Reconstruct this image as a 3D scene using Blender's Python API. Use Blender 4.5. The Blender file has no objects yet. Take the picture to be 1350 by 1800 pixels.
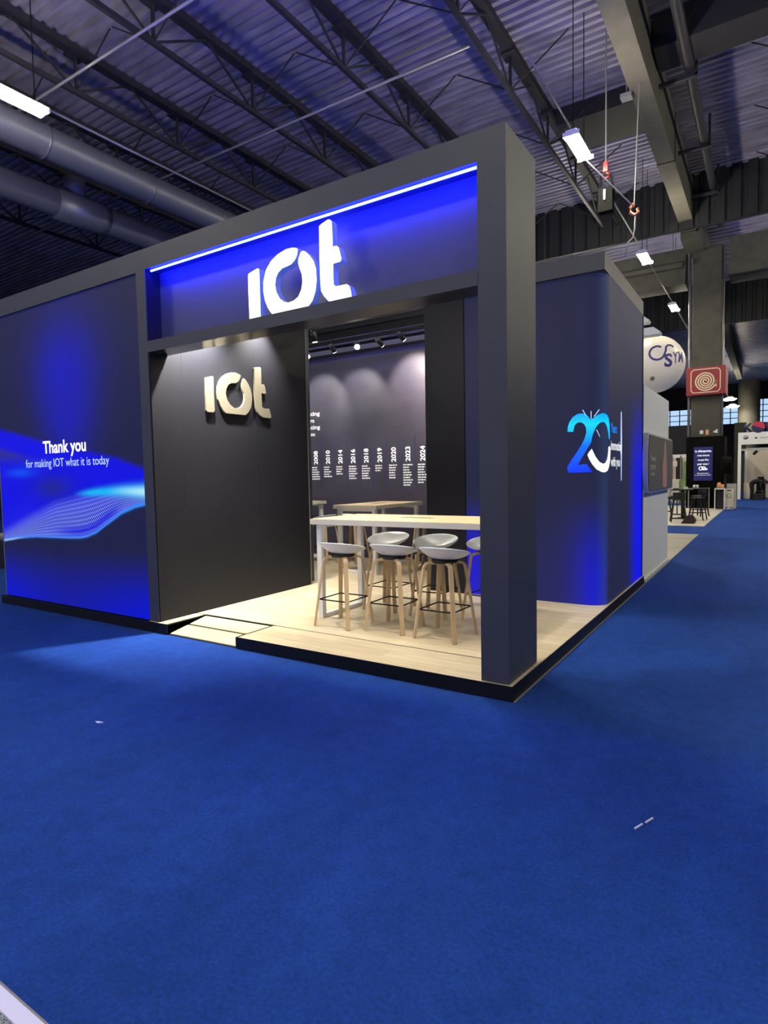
import bpy, bmesh, math, random
import numpy as np
from mathutils import Vector, Matrix, Euler
random.seed(7); np.random.seed(7)
S = bpy.context.scene
COL = S.collection
PI = math.pi

# ------------------------------------------------------------------ camera
cd = bpy.data.cameras.new('camera'); cam = bpy.data.objects.new('camera', cd); COL.objects.link(cam)
cd.sensor_fit = 'VERTICAL'; cd.sensor_height = 36.0; cd.lens = 36.0*1055.107/1800.0
cd.clip_start = 0.05; cd.clip_end = 300
yaw, pitch, roll = -0.5718, -0.0584, -0.0186
fw = Vector((math.sin(yaw)*math.cos(pitch), math.cos(yaw)*math.cos(pitch), math.sin(pitch)))
ri = Vector((math.cos(yaw), -math.sin(yaw), 0)); up = ri.cross(fw)
rr = math.cos(roll)*ri + math.sin(roll)*up; uu = -math.sin(roll)*ri + math.cos(roll)*up
M = Matrix((rr, uu, -fw)).transposed().to_4x4(); M.translation = Vector((1.6146, -4.2531, 1.72))
cam.matrix_world = M
S.camera = cam
# ------------------------------------------------------------------ colour management, world
S.view_settings.view_transform = 'Standard'; S.view_settings.look = 'None'
S.view_settings.gamma = 1.0; S.view_settings.use_curve_mapping = False
S.view_settings.exposure = 0.0
W = bpy.data.worlds.new('world'); S.world = W; W.use_nodes = True
W.node_tree.nodes['Background'].inputs[0].default_value = (0.29, 0.31, 0.46, 1)
W.node_tree.nodes['Background'].inputs[1].default_value = 1.0
LAMP_TUBE = 400.0      # hall fixtures
LED_BLUE = 250.0       # strip under the portal fascia
BLUE_FILL = 520.0      # unseen blue glow added on the booth top to tint the roof
SPOT_W = 1.0          # multiplier on every booth spotlight

# ------------------------------------------------------------------ materials
def lin(c):
    return tuple(((v/255.0)/12.92 if v <= 10 else (((v/255.0)+0.055)/1.055)**2.4) for v in c)
def mat(name, rgb, rough=0.6, metal=0.0, emit=None, es=1.0, noise=None, bump=None, spec=0.5, attr=None, coat=0.0):
    """rgb is sRGB 0-255.  noise=(scale, amount, detail, stretch) ; bump=(scale, strength)"""
    m = bpy.data.materials.new(name); m.use_nodes = True
    nt = m.node_tree; b = nt.nodes['Principled BSDF']; L = nt.links
    c = lin(rgb); b.inputs['Base Color'].default_value = (*c, 1)
    b.inputs['Roughness'].default_value = rough; b.inputs['Metallic'].default_value = metal
    b.inputs['Specular IOR Level'].default_value = spec
    b.inputs['Coat Weight'].default_value = coat
    tc = nt.nodes.new('ShaderNodeTexCoord')
    if noise:
        mp = nt.nodes.new('ShaderNodeMapping'); mp.inputs['Scale'].default_value = noise[3] if len(noise) > 3 else (1,1,1)
        L.new(tc.outputs['Object'], mp.inputs[0])
        n = nt.nodes.new('ShaderNodeTexNoise'); n.inputs['Scale'].default_value = noise[0]; n.inputs['Detail'].default_value = noise[2]
        L.new(mp.outputs[0], n.inputs['Vector'])
        r = nt.nodes.new('ShaderNodeMapRange'); r.inputs[1].default_value = .3; r.inputs[2].default_value = .7
        r.inputs[3].default_value = 1-noise[1]; r.inputs[4].default_value = 1+noise[1]; L.new(n.outputs[0], r.inputs[0])
        v = nt.nodes.new('ShaderNodeVectorMath'); v.operation = 'SCALE'; v.inputs[0].default_value = c
        L.new(r.outputs[0], v.inputs['Scale']); L.new(v.outputs[0], b.inputs['Base Color'])
    if bump:
        n2 = nt.nodes.new('ShaderNodeTexNoise'); n2.inputs['Scale'].default_value = bump[0]; n2.inputs['Detail'].default_value = 3
        L.new(tc.outputs['Object'], n2.inputs['Vector'])
        bp = nt.nodes.new('ShaderNodeBump'); bp.inputs['Strength'].default_value = bump[1]; bp.inputs['Distance'].default_value = .01
        L.new(n2.outputs[0], bp.inputs['Height']); L.new(bp.outputs[0], b.inputs['Normal'])
    if emit is not None:
        e = emit if max(emit) <= 1.0 and isinstance(emit[0], float) else lin(emit)
        b.inputs['Emission Color'].default_value = (*e, 1); b.inputs['Emission Strength'].default_value = es
    if attr:
        a = nt.nodes.new('ShaderNodeAttribute'); a.attribute_name = attr
        L.new(a.outputs['Color'], b.inputs['Emission Color']); b.inputs['Emission Strength'].default_value = es
    return m

def carpet_mat():
    m = mat('blue_carpet', (30, 62, 128), .95, spec=.1)
    nt = m.node_tree; L = nt.links; b = nt.nodes['Principled BSDF']; tc = nt.nodes['Texture Coordinate']
    def nz(sc, det, st=(1,1,1)):
        mp = nt.nodes.new('ShaderNodeMapping'); mp.inputs['Scale'].default_value = st
        L.new(tc.outputs['Object'], mp.inputs[0])
        n = nt.nodes.new('ShaderNodeTexNoise'); n.inputs['Scale'].default_value = sc; n.inputs['Detail'].default_value = det
        n.inputs['Roughness'].default_value = .65
        L.new(mp.outputs[0], n.inputs['Vector']); return n
    def mr(n, a, bb, lo=.3, hi=.7):
        r = nt.nodes.new('ShaderNodeMapRange'); r.inputs[1].default_value = lo; r.inputs[2].default_value = hi
        r.inputs[3].default_value = a; r.inputs[4].default_value = bb; L.new(n.outputs[0], r.inputs[0]); return r
    f1 = mr(nz(60, 6), .72, 1.28); f2 = mr(nz(.9, 5, (1, .45, 1)), .8, 1.2); f3 = mr(nz(9, 5), .88, 1.12)
    m1 = nt.nodes.new('ShaderNodeMath'); m1.operation = 'MULTIPLY'; L.new(f1.outputs[0], m1.inputs[0]); L.new(f2.outputs[0], m1.inputs[1])
    m2 = nt.nodes.new('ShaderNodeMath'); m2.operation = 'MULTIPLY'; L.new(m1.outputs[0], m2.inputs[0]); L.new(f3.outputs[0], m2.inputs[1])
    v = nt.nodes.new('ShaderNodeVectorMath'); v.operation = 'SCALE'; v.inputs[0].default_value = lin((27, 61, 134))
    L.new(m2.outputs[0], v.inputs['Scale']); L.new(v.outputs[0], b.inputs['Base Color'])
    n = nz(170, 4); bp = nt.nodes.new('ShaderNodeBump'); bp.inputs['Strength'].default_value = .5; bp.inputs['Distance'].default_value = .004
    L.new(n.outputs[0], bp.inputs['Height']); L.new(bp.outputs[0], b.inputs['Normal'])
    return m

def wood_floor_mat(name, c1, c2, pw=.18, pl=1.3):
    m = mat(name, c1, .42, spec=.4)
    nt = m.node_tree; L = nt.links; b = nt.nodes['Principled BSDF']; tc = nt.nodes['Texture Coordinate']
    br = nt.nodes.new('ShaderNodeTexBrick'); L.new(tc.outputs['Object'], br.inputs['Vector'])
    br.inputs['Color1'].default_value = (*lin(c1), 1); br.inputs['Color2'].default_value = (*lin(c2), 1)
    br.inputs['Mortar'].default_value = (*lin(tuple(v*.86 for v in c2)), 1); br.inputs['Scale'].default_value = 1
    br.inputs['Mortar Size'].default_value = .0022; br.inputs['Brick Width'].default_value = pl; br.inputs['Row Height'].default_value = pw
    mp = nt.nodes.new('ShaderNodeMapping'); mp.inputs['Scale'].default_value = (1.2, 14, 1); L.new(tc.outputs['Object'], mp.inputs[0])
    n = nt.nodes.new('ShaderNodeTexNoise'); n.inputs['Scale'].default_value = 2.2; n.inputs['Detail'].default_value = 7; L.new(mp.outputs[0], n.inputs['Vector'])
    r = nt.nodes.new('ShaderNodeMapRange'); r.inputs[1].default_value = .3; r.inputs[2].default_value = .7; r.inputs[3].default_value = .86; r.inputs[4].default_value = 1.1
    L.new(n.outputs[0], r.inputs[0])
    v = nt.nodes.new('ShaderNodeVectorMath'); v.operation = 'SCALE'; L.new(br.outputs[0], v.inputs[0]); L.new(r.outputs[0], v.inputs['Scale'])
    L.new(v.outputs[0], b.inputs['Base Color'])
    return m

MT = dict(
 carpet=carpet_mat(),
 oak_floor=wood_floor_mat('oak_floor', (204, 192, 164), (190, 176, 146)),
 pale_floor=wood_floor_mat('pale_floor', (205, 200, 188), (188, 184, 172), .2, 1.2),
 grey_floor=wood_floor_mat('grey_floor', (160, 156, 146), (140, 136, 128), .2, 1.2),
 portal=mat('portal_laminate', (64, 68, 82), .5, noise=(3, .05, 3), spec=.4),
 plinth=mat('black_plinth', (12, 13, 16), .5, spec=.3),
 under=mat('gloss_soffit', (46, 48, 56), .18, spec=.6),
 black=mat('matt_black', (14, 14, 17), .6),
 blackwall=mat('dark_panel', (31, 32, 39), .5, noise=(2, .06, 3), spec=.2),
 white=mat('white_paint', (226, 228, 230), .45),
 shell=mat('white_plastic_shell', (224, 230, 236), .38, spec=.45),
 oakleg=mat('oak_leg', (206, 180, 138), .5, noise=(18, .12, 4, (1,1,.12))),
 oaktop=mat('oak_top', (218, 196, 156), .4, noise=(5, .08, 5, (1.5, 14, 1))),
 edge=mat('pale_table_edge', (205, 202, 192), .45),
 steelblk=mat('black_steel', (16, 15, 16), .35, metal=.6),
 deck=mat('roof_deck', (146, 143, 160), .36, noise=(1.4, .35, 6, (.5, 2, 1)), metal=.45),
 truss=mat('truss_steel', (26, 26, 34), .6, noise=(3, .2, 3)),
 chord=mat('truss_bottom_steel', (38, 38, 46), .5, metal=.2),
 pipe=mat('conduit', (128, 126, 132), .4, metal=.4),
 duct=mat('duct_metal', (106, 110, 126), .42, metal=.5, noise=(6, .12, 4, (1, 9, 1))),
 concrete=mat('concrete', (78, 76, 69), .85, noise=(2.2, .16, 7), bump=(30, .3)),
 concrete_dk=mat('concrete_dark', (66, 65, 60), .85, noise=(2.2, .2, 7), bump=(30, .3)),
 clad=mat('cladding', (40, 42, 44), .55, metal=.3, noise=(.6, .3, 4, (3, 3, .4))),
 darkbox=mat('dark_duct_box', (24, 24, 28), .7),
 hallwall=mat('hall_wall', (36, 35, 38), .8, noise=(.5, .25, 4)),
 drape=mat('black_drape', (14, 15, 24), .9),
 sky=mat('window_sky', (150, 190, 235), .5, emit=(175, 208, 240), es=1.1),
 tube=mat('lamp_tube', (255, 250, 235), .4, emit=(1.0, .90, .68), es=LAMP_TUBE),
 led=mat('blue_led', (150, 190, 255), .4, emit=(.004, .0065, 1.0), es=LED_BLUE),
 signface=mat('lit_acrylic', (250, 252, 255), .4, emit=(1.0, .98, .96), es=1.35),
 signside=mat('sign_return', (150, 165, 225), .4, emit=(70, 96, 200), es=.5),
 cream=mat('cream_letter', (118, 114, 100), .45),
 hoistblk=mat('hoist_black', (4, 4, 5), .8, spec=.1),
 red=mat('red_paint', (128, 26, 36), .5),
 redside=mat('pale_red_side', (168, 120, 122), .55),  # side face paler and greyer than the front red
 cream2=mat('cream_mark', (214, 200, 176), .6),
 white2=mat('white_wall_panel', (236, 240, 239), .55),
 printw=mat('white_print', (238, 238, 240), .5, emit=(235, 236, 240), es=.75),
 printw_dim=mat('white_print_small', (225, 225, 228), .5, emit=(200, 200, 206), es=.55),
 printcy=mat('sky_blue_print', (0, 140, 255), .5, emit=(0, 130, 250), es=.9),
 thank=mat('lit_white_text', (250, 250, 255), .5, emit=(245, 248, 255), es=.95),
 bluelit=mat('light_blue_text', (170, 200, 255), .5, emit=(190, 212, 255), es=.85),
 bluelines=mat('indigo_line', (60, 60, 140), .5),
 navyprint=mat('violet_print', (62, 56, 128), .5),
 poster=mat('navy_poster', (26, 30, 120), .5),
 balloon=mat('white_balloon', (232, 226, 214), .35, emit=(200, 190, 178), es=.18),
 tvgrey=mat('grey_display_print', (112, 109, 106), .35),
 tvlight=mat('light_bezel', (200, 208, 205), .4),
 skin=mat('muted_pink_print', (190, 152, 140), .5),
 greytext=mat('grey_text', (226, 226, 222), .5),
 green=mat('green_print', (120, 150, 90), .6, noise=(9, .35, 4)),
 maroon=mat('dark_maroon_leather', (38, 20, 24), .45),
 grey=mat('mid_grey', (120, 120, 120), .5),
 pcloth=mat('black_clothing', (14, 15, 20), .85),
 pskin=mat('skin', (170, 128, 104), .6),
 phair=mat('dark_hair', (24, 18, 16), .8),
 kwall=mat('ivory_wall', (205, 196, 180), .6),
 wbox=mat('white_carton', (214, 208, 190), .6),
 orange=mat('orange_goods', (220, 160, 110), .6),
 copper=mat('copper_steel', (196, 130, 100), .35, metal=.7),
 redhook=mat('red_hook', (170, 30, 36), .4),
 trimwhite=mat('lilac_white_edge', (206, 210, 240), .5),
 speck=mat('speckled_carpet', (120, 132, 136), .95, noise=(220, .9, 2)),
 paper=mat('paper_scrap', (205, 215, 235), .7),
 crimson=mat('crimson_sign', (176, 38, 70), .5),
 navysign=mat('navy_sign', (34, 36, 78), .5),
)

# ------------------------------------------------------------------ mesh helpers
def link(name, me, m=None, parent=None, smooth=False):
    o = bpy.data.objects.new(name, me); COL.objects.link(o)
    if m is not None:
        for x in (m if isinstance(m, (list, tuple)) else [m]): me.materials.append(MT[x] if isinstance(x, str) else x)
    if parent is not None: o.parent = parent
    if smooth:
        me.polygons.foreach_set('use_smooth', [True]*len(me.polygons))
    return o
class MB:
    def __init__(s): s.bm = bmesh.new(); s.mi = 0
    def _mi(s, fs, mi):
        for f in fs: f.material_index = mi
    def box(s, x0, x1, y0, y1, z0, z1, mi=0):
        vs = [s.bm.verts.new(p) for p in ((x0,y0,z0),(x1,y0,z0),(x1,y1,z0),(x0,y1,z0),(x0,y0,z1),(x1,y0,z1),(x1,y1,z1),(x0,y1,z1))]
        fs = [s.bm.faces.new([vs[i] for i in q]) for q in ((0,3,2,1),(4,5,6,7),(0,1,5,4),(1,2,6,5),(2,3,7,6),(3,0,4,7))]
        s._mi(fs, mi); return s
    def bar(s, p, q, w, h=None, mi=0, upv=(0,0,1)):
        p, q = Vector(p), Vector(q); h = h or w; d = (q-p).normalized(); u = Vector(upv)
        if abs(d.dot(u)) > .98: u = Vector((0,1,0))
        a = d.cross(u).normalized()*w/2; b = a.cross(d).normalized()*h/2
        vs = [s.bm.verts.new(c+sa*a+sb*b) for c in (p,q) for sa, sb in ((-1,-1),(1,-1),(1,1),(-1,1))]
        fs = [s.bm.faces.new([vs[i] for i in qd]) for qd in ((0,1,2,3),(7,6,5,4),(0,4,5,1),(1,5,6,2),(2,6,7,3),(3,7,4,0))]
        s._mi(fs, mi); return s
    def tube(s, pts, r, n=10, mi=0, cap=True):
        pts = [Vector(p) for p in pts]; rs = r if isinstance(r, (list, tuple)) else [r]*len(pts)
        rings = []
        for i, p in enumerate(pts):
            d = (pts[min(i+1, len(pts)-1)]-pts[max(i-1, 0)]).normalized()
            u = Vector((0,0,1)) if abs(d.z) < .95 else Vector((0,1,0))
            a = d.cross(u).normalized(); b = a.cross(d).normalized()
            rings.append([s.bm.verts.new(p+(a*math.cos(t)+b*math.sin(t))*rs[i]) for t in [2*PI*k/n for k in range(n)]])
        fs = []
        for A, B in zip(rings, rings[1:]):
            for k in range(n): fs.append(s.bm.faces.new((A[k], B[k], B[(k+1)%n], A[(k+1)%n])))
        if cap: fs.append(s.bm.faces.new(rings[0])); fs.append(s.bm.faces.new(rings[-1][::-1]))
        s._mi(fs, mi); return s
    def flat(s, pts, w, th, mi=0, side=(1,0,0)):
        """flat strip (plywood leg) following pts: width w along side, thickness th"""
        sd = Vector(side).normalized(); pts = [Vector(p) for p in pts]; rings = []
        for i, p in enumerate(pts):
            d = (pts[min(i+1, len(pts)-1)]-pts[max(i-1, 0)]).normalized(); b = d.cross(sd).normalized()
            rings.append([s.bm.verts.new(p+sd*w/2*a+b*th/2*c) for a, c in ((-1,-1),(1,-1),(1,1),(-1,1))])
        fs = []
        for A, B in zip(rings, rings[1:]):
            for k in range(4): fs.append(s.bm.faces.new((A[k], B[k], B[(k+1)%4], A[(k+1)%4])))
        fs.append(s.bm.faces.new(rings[0])); fs.append(s.bm.faces.new(rings[-1][::-1]))
        s._mi(fs, mi); return s
    def prism(s, poly, f0, f1, mi=0, mi_side=None):
        """poly: list of (a,b); f0/f1: map (a,b)->xyz for front and back"""
        A = [s.bm.verts.new(f0(*p)) for p in poly]; B = [s.bm.verts.new(f1(*p)) for p in poly]
        fa = s.bm.faces.new(A); fb = s.bm.faces.new(B[::-1]); s._mi([fa, fb], mi)
        fa.normal_update(); fb.normal_update()
        n = len(A); ss = [s.bm.faces.new((A[k], B[k], B[(k+1)%n], A[(k+1)%n])) for k in range(n)]
        s._mi(ss, mi if mi_side is None else mi_side)
        bmesh.ops.triangulate(s.bm, faces=[fa, fb]); return s
    def build(s, name, m=None, parent=None, smooth=False, bevel=0, fix=True):
        if fix: bmesh.ops.recalc_face_normals(s.bm, faces=s.bm.faces[:])
        me = bpy.data.meshes.new(name); s.bm.to_mesh(me); s.bm.free()
        o = link(name, me, m, parent, smooth)
        if bevel:
            b = o.modifiers.new('bevel', 'BEVEL'); b.width = bevel; b.segments = 2; b.limit_method = 'ANGLE'
        return o
def box(name, x0, x1, y0, y1, z0, z1, m, parent=None, bevel=0):
    return MB().box(x0, x1, y0, y1, z0, z1).build(name, m, parent, bevel=bevel)
def empty(name, loc=(0,0,0), rz=0):
    o = bpy.data.objects.new(name, None); COL.objects.link(o); o.location = loc; o.rotation_euler = (0,0,rz); o.empty_display_size = .1; return o
def tag(o, label=None, cat=None, group=None, kind=None):
    if label: o['label'] = label
    if cat: o['category'] = cat
    if group: o['group'] = group
    if kind: o['kind'] = kind
    return o
def thing(name, label, cat, loc=(0,0,0), rz=0, group=None): return tag(empty(name, loc, rz), label, cat, group)
KIDS = {}
def copy_tree(o, parent=None):
    c = o.copy(); COL.objects.link(c)
    if parent is not None: c.parent = parent
    for ch in [x for x in list(o.children)]: copy_tree(ch, c)
    return c
def text_mesh(txt, bold=0.0):
    cu = bpy.data.curves.new('txt', 'FONT'); cu.body = txt; cu.offset = bold; cu.align_x = 'LEFT'; cu.resolution_u = 4; cu.fill_mode = 'BOTH'
    ob = bpy.data.objects.new('txt', cu); COL.objects.link(ob)
    dg = bpy.context.evaluated_depsgraph_get(); me = bpy.data.meshes.new_from_object(ob.evaluated_get(dg))
    bpy.data.objects.remove(ob); bpy.data.curves.remove(cu); me.materials.clear(); return me
def text(name, txt, x0, x1, base, cap, fmap, m, parent=None, bold=0.0, label=None, rot=False, cut=0):
    """text stretched to a0..a1 horizontally, baseline `base`, capital height `cap`; fmap(a,b)->xyz"""
    me = text_mesh(txt, bold); n = len(me.vertices); co = np.empty(n*3); me.vertices.foreach_get('co', co); co = co.reshape(-1, 3)
    if cut:
        bm = bmesh.new(); bm.from_mesh(me); bmesh.ops.triangulate(bm, faces=bm.faces[:])
        bm.to_mesh(me); bm.free()
    mx, mn = co[:,0].max(), co[:,0].min(); caph = .73
    a = (co[:,0]-mn)/(mx-mn); b = co[:,1]/caph*cap
    out = np.array([fmap(x0+(x1-x0)*u, base+v) for u, v in zip(a, b)])
    me.vertices.foreach_set('co', out.ravel()); me.update()
    o = link(name, me, m, parent)
    if label: o['label'] = label
    return o
# ================================================================== THE HALL (setting)
def struct(o): o['kind'] = 'structure'; return o
FX0, FX1, FY0, FY1 = -46, 24, -10, 92
m = MB(); m.box(FX0, FX1, FY0, FY1, -.2, 0); struct(m.build('floor', 'carpet'))
# corrugated roof decks (ribs run along x)
def deck(name, y0, y1, z, pitch=.29):
    m = MB(); y = y0
    prof = []
    while y < y1:
        prof += [(y, z), (y+pitch*.42, z), (y+pitch*.5, z+.10), (y+pitch*.92, z+.10)]; y += pitch
    prof.append((y, z))
    A = [m.bm.verts.new((FX0, a, b)) for a, b in prof]; B = [m.bm.verts.new((FX1, a, b)) for a, b in prof]
    for i in range(len(prof)-1): m.bm.faces.new((A[i], A[i+1], B[i+1], B[i]))
    m.box(FX0, FX1, y0, y, z+.12, z+.2)
    return m.build(name, 'deck', fix=False)
struct(deck('ceiling', -10, 23.3, 13.5)); struct(deck('ceiling', 28.2, 92, 13.6, .5))
# ribbed cladding upstands closing the roof bays
def clad(name, y, z0, z1, x0=FX0, x1=FX1, p=.55):
    m = MB(); x = x0; prof = []
    while x < x1:
        prof += [(x, y), (x+p*.55, y), (x+p*.62, y+.08), (x+p*.92, y+.08)]; x += p
    A = [m.bm.verts.new((a, b, z0)) for a, b in prof]; B = [m.bm.verts.new((a, b, z1)) for a, b in prof]
    for i in range(len(prof)-1): m.bm.faces.new((A[i], A[i+1], B[i+1], B[i]))
    m.box(x0, x1, y+.12, y+.3, z0, z1)
    return m.build(name, 'clad', fix=False)
struct(clad('trim_1', 23.3, 11.5, 13.6)); struct(clad('trim_2', 40.0, 11.0, 13.6))
struct(box('wall_left', FX0-.3, FX0, FY0, FY1, 0, 14, 'hallwall'))
struct(box('wall_right', FX1, FX1+.3, FY0, FY1, 0, 14, 'hallwall'))
m = MB(); zs = (8.1, 10.5)
m.box(FX0, FX1, FY1, FY1+.3, 0, zs[0]); m.box(FX0, FX1, FY1, FY1+.3, 11.3, 14)
m.box(FX0, -12, FY1, FY1+.3, zs[0], 11.3); m.box(6, FX1, FY1, FY1+.3, zs[0], 11.3); m.box(-12, -.6, FY1, FY1+.3, zs[1], 11.3)
struct(m.build('wall_back', 'hallwall'))
def window(nm, x0, x1, z0, z1, nx, nz):
    g = struct(box(nm, x0, x1, FY1+.12, FY1+.16, z0, z1, 'sky'))
    m = MB()
    for i in range(nx+1): xx = x0+(x1-x0)*i/nx; m.box(xx-.06, xx+.06, FY1+.0, FY1+.1, z0, z1)
    for i in range(nz+1): zz = z0+(z1-z0)*i/nz; m.box(x0, x1, FY1+.0, FY1+.1, zz-.05, zz+.05)
    m.build('window_frame', 'black', g)
window('window_1', -12, -.6, zs[0], zs[1], 9, 3); window('window_2', -.4, 6, zs[0], 11.3, 6, 4)

# ---- roof trusses
def truss():
    r = thing('roof_truss', '', 'truss', (0, 0, 0))
    y0, y1, zt, zb = -6.2, 23.2, 13.42, 12.3
    MB().box(-.14, .14, y0, y1, zt-.13, zt+.07).build('top_chord', 'truss', r)
    MB().box(-.055, .055, y0, y1, zb-.06, zb+.06).build('bottom_chord', 'chord', r)
    me = None; P = 3.33; ys = [5.6+P*k for k in range(-3, 6)]
    o1 = MB().bar((0, 0, zb), (0, 0, zt-.1), .07).build('post', 'truss', r); o1.location.y = ys[0]
    d1 = MB().bar((0, 0, zb+.02), (0, -P/2, zt-.1), .05).build('diagonal', 'truss', r); d1.location.y = ys[0]
    d2 = MB().bar((0, 0, zb+.02), (0, P/2, zt-.1), .05).build('diagonal', 'truss', r); d2.location.y = ys[0]
    b1 = MB().bar((0, 0, zb+.02), (1.6, 0, zt-.1), .03).build('sway_brace', 'truss', r); b1.location.y = ys[0]
    b2 = MB().bar((0, 0, zb+.02), (-1.6, 0, zt-.1), .03).build('sway_brace', 'truss', r); b2.location.y = ys[0]
    pl = MB().box(-.2, .2, -.22, .22, zt-.2, zt-.13).build('gusset', 'truss', r); pl.location.y = ys[0]
    for y in ys[1:]:
        for o in (o1, d1, d2, b1, b2, pl):
            c = o.copy(); COL.objects.link(c); c.parent = r; c.location.y = y
    return r
tr0 = truss(); G = 'roof trusses'
tl = {-4.6: 'dark steel roof truss nearest the concrete beam, left of it', -7.85: 'dark steel roof truss above the centre of the booth, second left of the concrete beam',
      -11.1: 'dark steel roof truss, third left of the concrete beam', -14.4: 'dark steel roof truss, fourth left of the concrete beam, beside the round ducts',
      -17.6: 'dark steel roof truss just above the two round ducts', -20.9: 'dark steel roof truss beyond the round ducts, nearest to them',
      -24.2: 'dark steel roof truss, leftmost, far beyond the round ducts', 2.6: 'dark steel roof truss right of the concrete beam'}
for i, (x, lb) in enumerate(tl.items()):
    t = tr0 if i == 0 else copy_tree(tr0)
    t.location.x = x; tag(t, lb, 'truss', G)
# ---- concrete main beams, columns, transverse beams
r = thing('concrete_beam', 'long pale concrete roof beam running over the aisle towards the pillar', 'beam', (-1.42, 10, 11.8))
def atp(o, parent): o.parent = parent; o.matrix_parent_inverse = Matrix.Translation(-Vector(parent.location)); return o
atp(box('beam_body', -1.68, -1.16, -6, 26.9, 11.8, 13.35, 'concrete'), r)
for y in (17.9, 9.2, 24.6): atp(box('joint_strap', -1.7, -1.14, y, y+.06, 11.78, 13.3, 'black'), r)
atp(box('beam_haunch', -1.78, -1.06, 24.9, 26.95, 11.62, 12.4, 'concrete'), r)
r = thing('concrete_beam', 'far concrete roof beam continuing beyond the big pillar', 'beam', (-1.42, 40, 11.8))
atp(box('beam_body', -1.68, -1.16, 28.3, 74, 11.8, 13.35, 'concrete'), r); atp(box('joint_strap', -1.7, -1.14, 41, 41.1, 11.78, 13.3, 'black'), r)
def column(x0, x1, y0, y1, z1, lb):
    t = thing('concrete_pillar', lb, 'pillar', ((x0+x1)/2, (y0+y1)/2, 0))
    atp(box('pillar_shaft', x0, x1, y0, y1, 0, z1, 'concrete_dk', bevel=.06), t)
    atp(MB().tube([(x0-.09, y0+.1, 0), (x0-.09, y0+.1, z1)], .06).build('drain_pipe', 'pipe', None, True), t)
    atp(MB().tube([(x1+.05, y0+.1, 0), (x1+.05, y0+.1, z1)], .04).build('conduit', 'pipe', None, True), t); return t
column(-1.52, -.30, 27.0, 28.3, 11.8, 'tall concrete pillar carrying the red hose sign')
t = thing('concrete_pillar', 'far round concrete pillar lit from below behind the white exhibition stand', 'pillar', (-.5, 75, 0))
MB().tube([(0,0,0), (0,0,11.7)], 1.08, 28).build('pillar_shaft', 'concrete', t, True)
t = thing('transverse_beam', 'massive concrete cross beam left of the tall pillar', 'beam', (-12, 27.5, 10.3))
atp(MB().box(-30, -1.8, 26.9, 28.2, 10.3, 11.9).box(-30, -1.9, 26.6, 27.0, 11.0, 11.2).build('beam_body', 'concrete_dk'), t)
t = thing('transverse_beam', 'massive concrete cross beam right of the tall pillar', 'beam', (8, 27.5, 10.3))
atp(MB().box(-.05, 20, 26.9, 28.2, 10.3, 12.0).box(-.05, 20, 26.6, 27.0, 10.3, 10.6).build('beam_body', 'concrete_dk'), t)
box_ = tag(box('roof_girder', -4.4, -1.72, 15.8, 17.8, 12.95, 13.45, 'darkbox'), 'dark flat girder under the roof deck beside the concrete beam', 'girder')
tag(box('roof_girder', -1.1, 14, 13.2, 14.3, 12.6, 13.45, 'darkbox'), 'dark boxed girder under the roof right of the service pipe, farther one', 'girder')
tag(box('roof_girder', -.1, 14, 9.6, 10.9, 12.4, 13.45, 'darkbox'), 'dark boxed girder under the roof right of the service pipe, nearer one', 'girder')
# service pipe with brackets
t = thing('service_pipe', 'thick dull pipe held by brackets alongside the concrete beam', 'pipe', (-.4, 10, 12.6))
atp(MB().tube([(-.4, -5, 12.6), (-.4, 26.8, 12.6)], .13, 14).build('pipe_run', 'chord', None, True), t)
for y in (6, 10.5, 14.6, 18.8, 22.7):
    atp(MB().box(-1.16, -.2, y-.05, y+.05, 12.36, 12.46).box(-.27, -.2, y-.05, y+.05, 12.4, 13.4).build('bracket', 'chord'), t)
# round ducts
def duct(x, z, rad, y0, y1, lb, collar):
    t = thing('round_duct', lb, 'duct', (x, (y0+y1)/2, z))
    m = MB(); pts = [(x, y0+(y1-y0)*k/60, z) for k in range(61)]
    m.tube(pts, rad, 40); atp(m.build('duct_shell', 'duct', None, True), t)
    y = y0+1.2
    while y < y1: atp(MB().tube([(x, y, z), (x, y+.07, z)], rad+.018, 40).build('duct_seam', 'duct', None, True), t); y += 3.4
    if collar: atp(MB().tube([(x, collar, z), (x, collar+1.6, z), (x, collar+1.9, z)], [rad+.07, rad+.07, rad+.01], 40).build('duct_collar', 'duct', None, True), t); atp(MB().tube([(x+.1, collar+.7, z+rad*.8), (x+.1, collar+.7, z+rad+.5)], .35, 20).build('duct_branch', 'duct', None, True), t)
duct(-15.9, 11.4, .45, -6, 23, 'upper round metal air duct, nearer to the booth', 0)
duct(-19.3, 11.4, .48, -6, 23, 'lower round metal air duct with a branch collar, farther left', 7.6)
# conduits across the roof
for i, (y, lb) in enumerate([(4.9, 'thin pale pipe crossing under the roof trusses, nearest one'), (9.6, 'thin pale pipe crossing under the roof trusses over the booth front'),
                            (16.2, 'thin pale pipe crossing under the roof trusses, farthest one')]):
    tag(MB().tube([(-26, y, 12.15), (-4.7 if i else -9, y+.2, 12.15)], .035, 8).build('conduit_pipe', 'pipe', None, True), lb, 'pipe', 'thin pipes across the roof')
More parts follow.
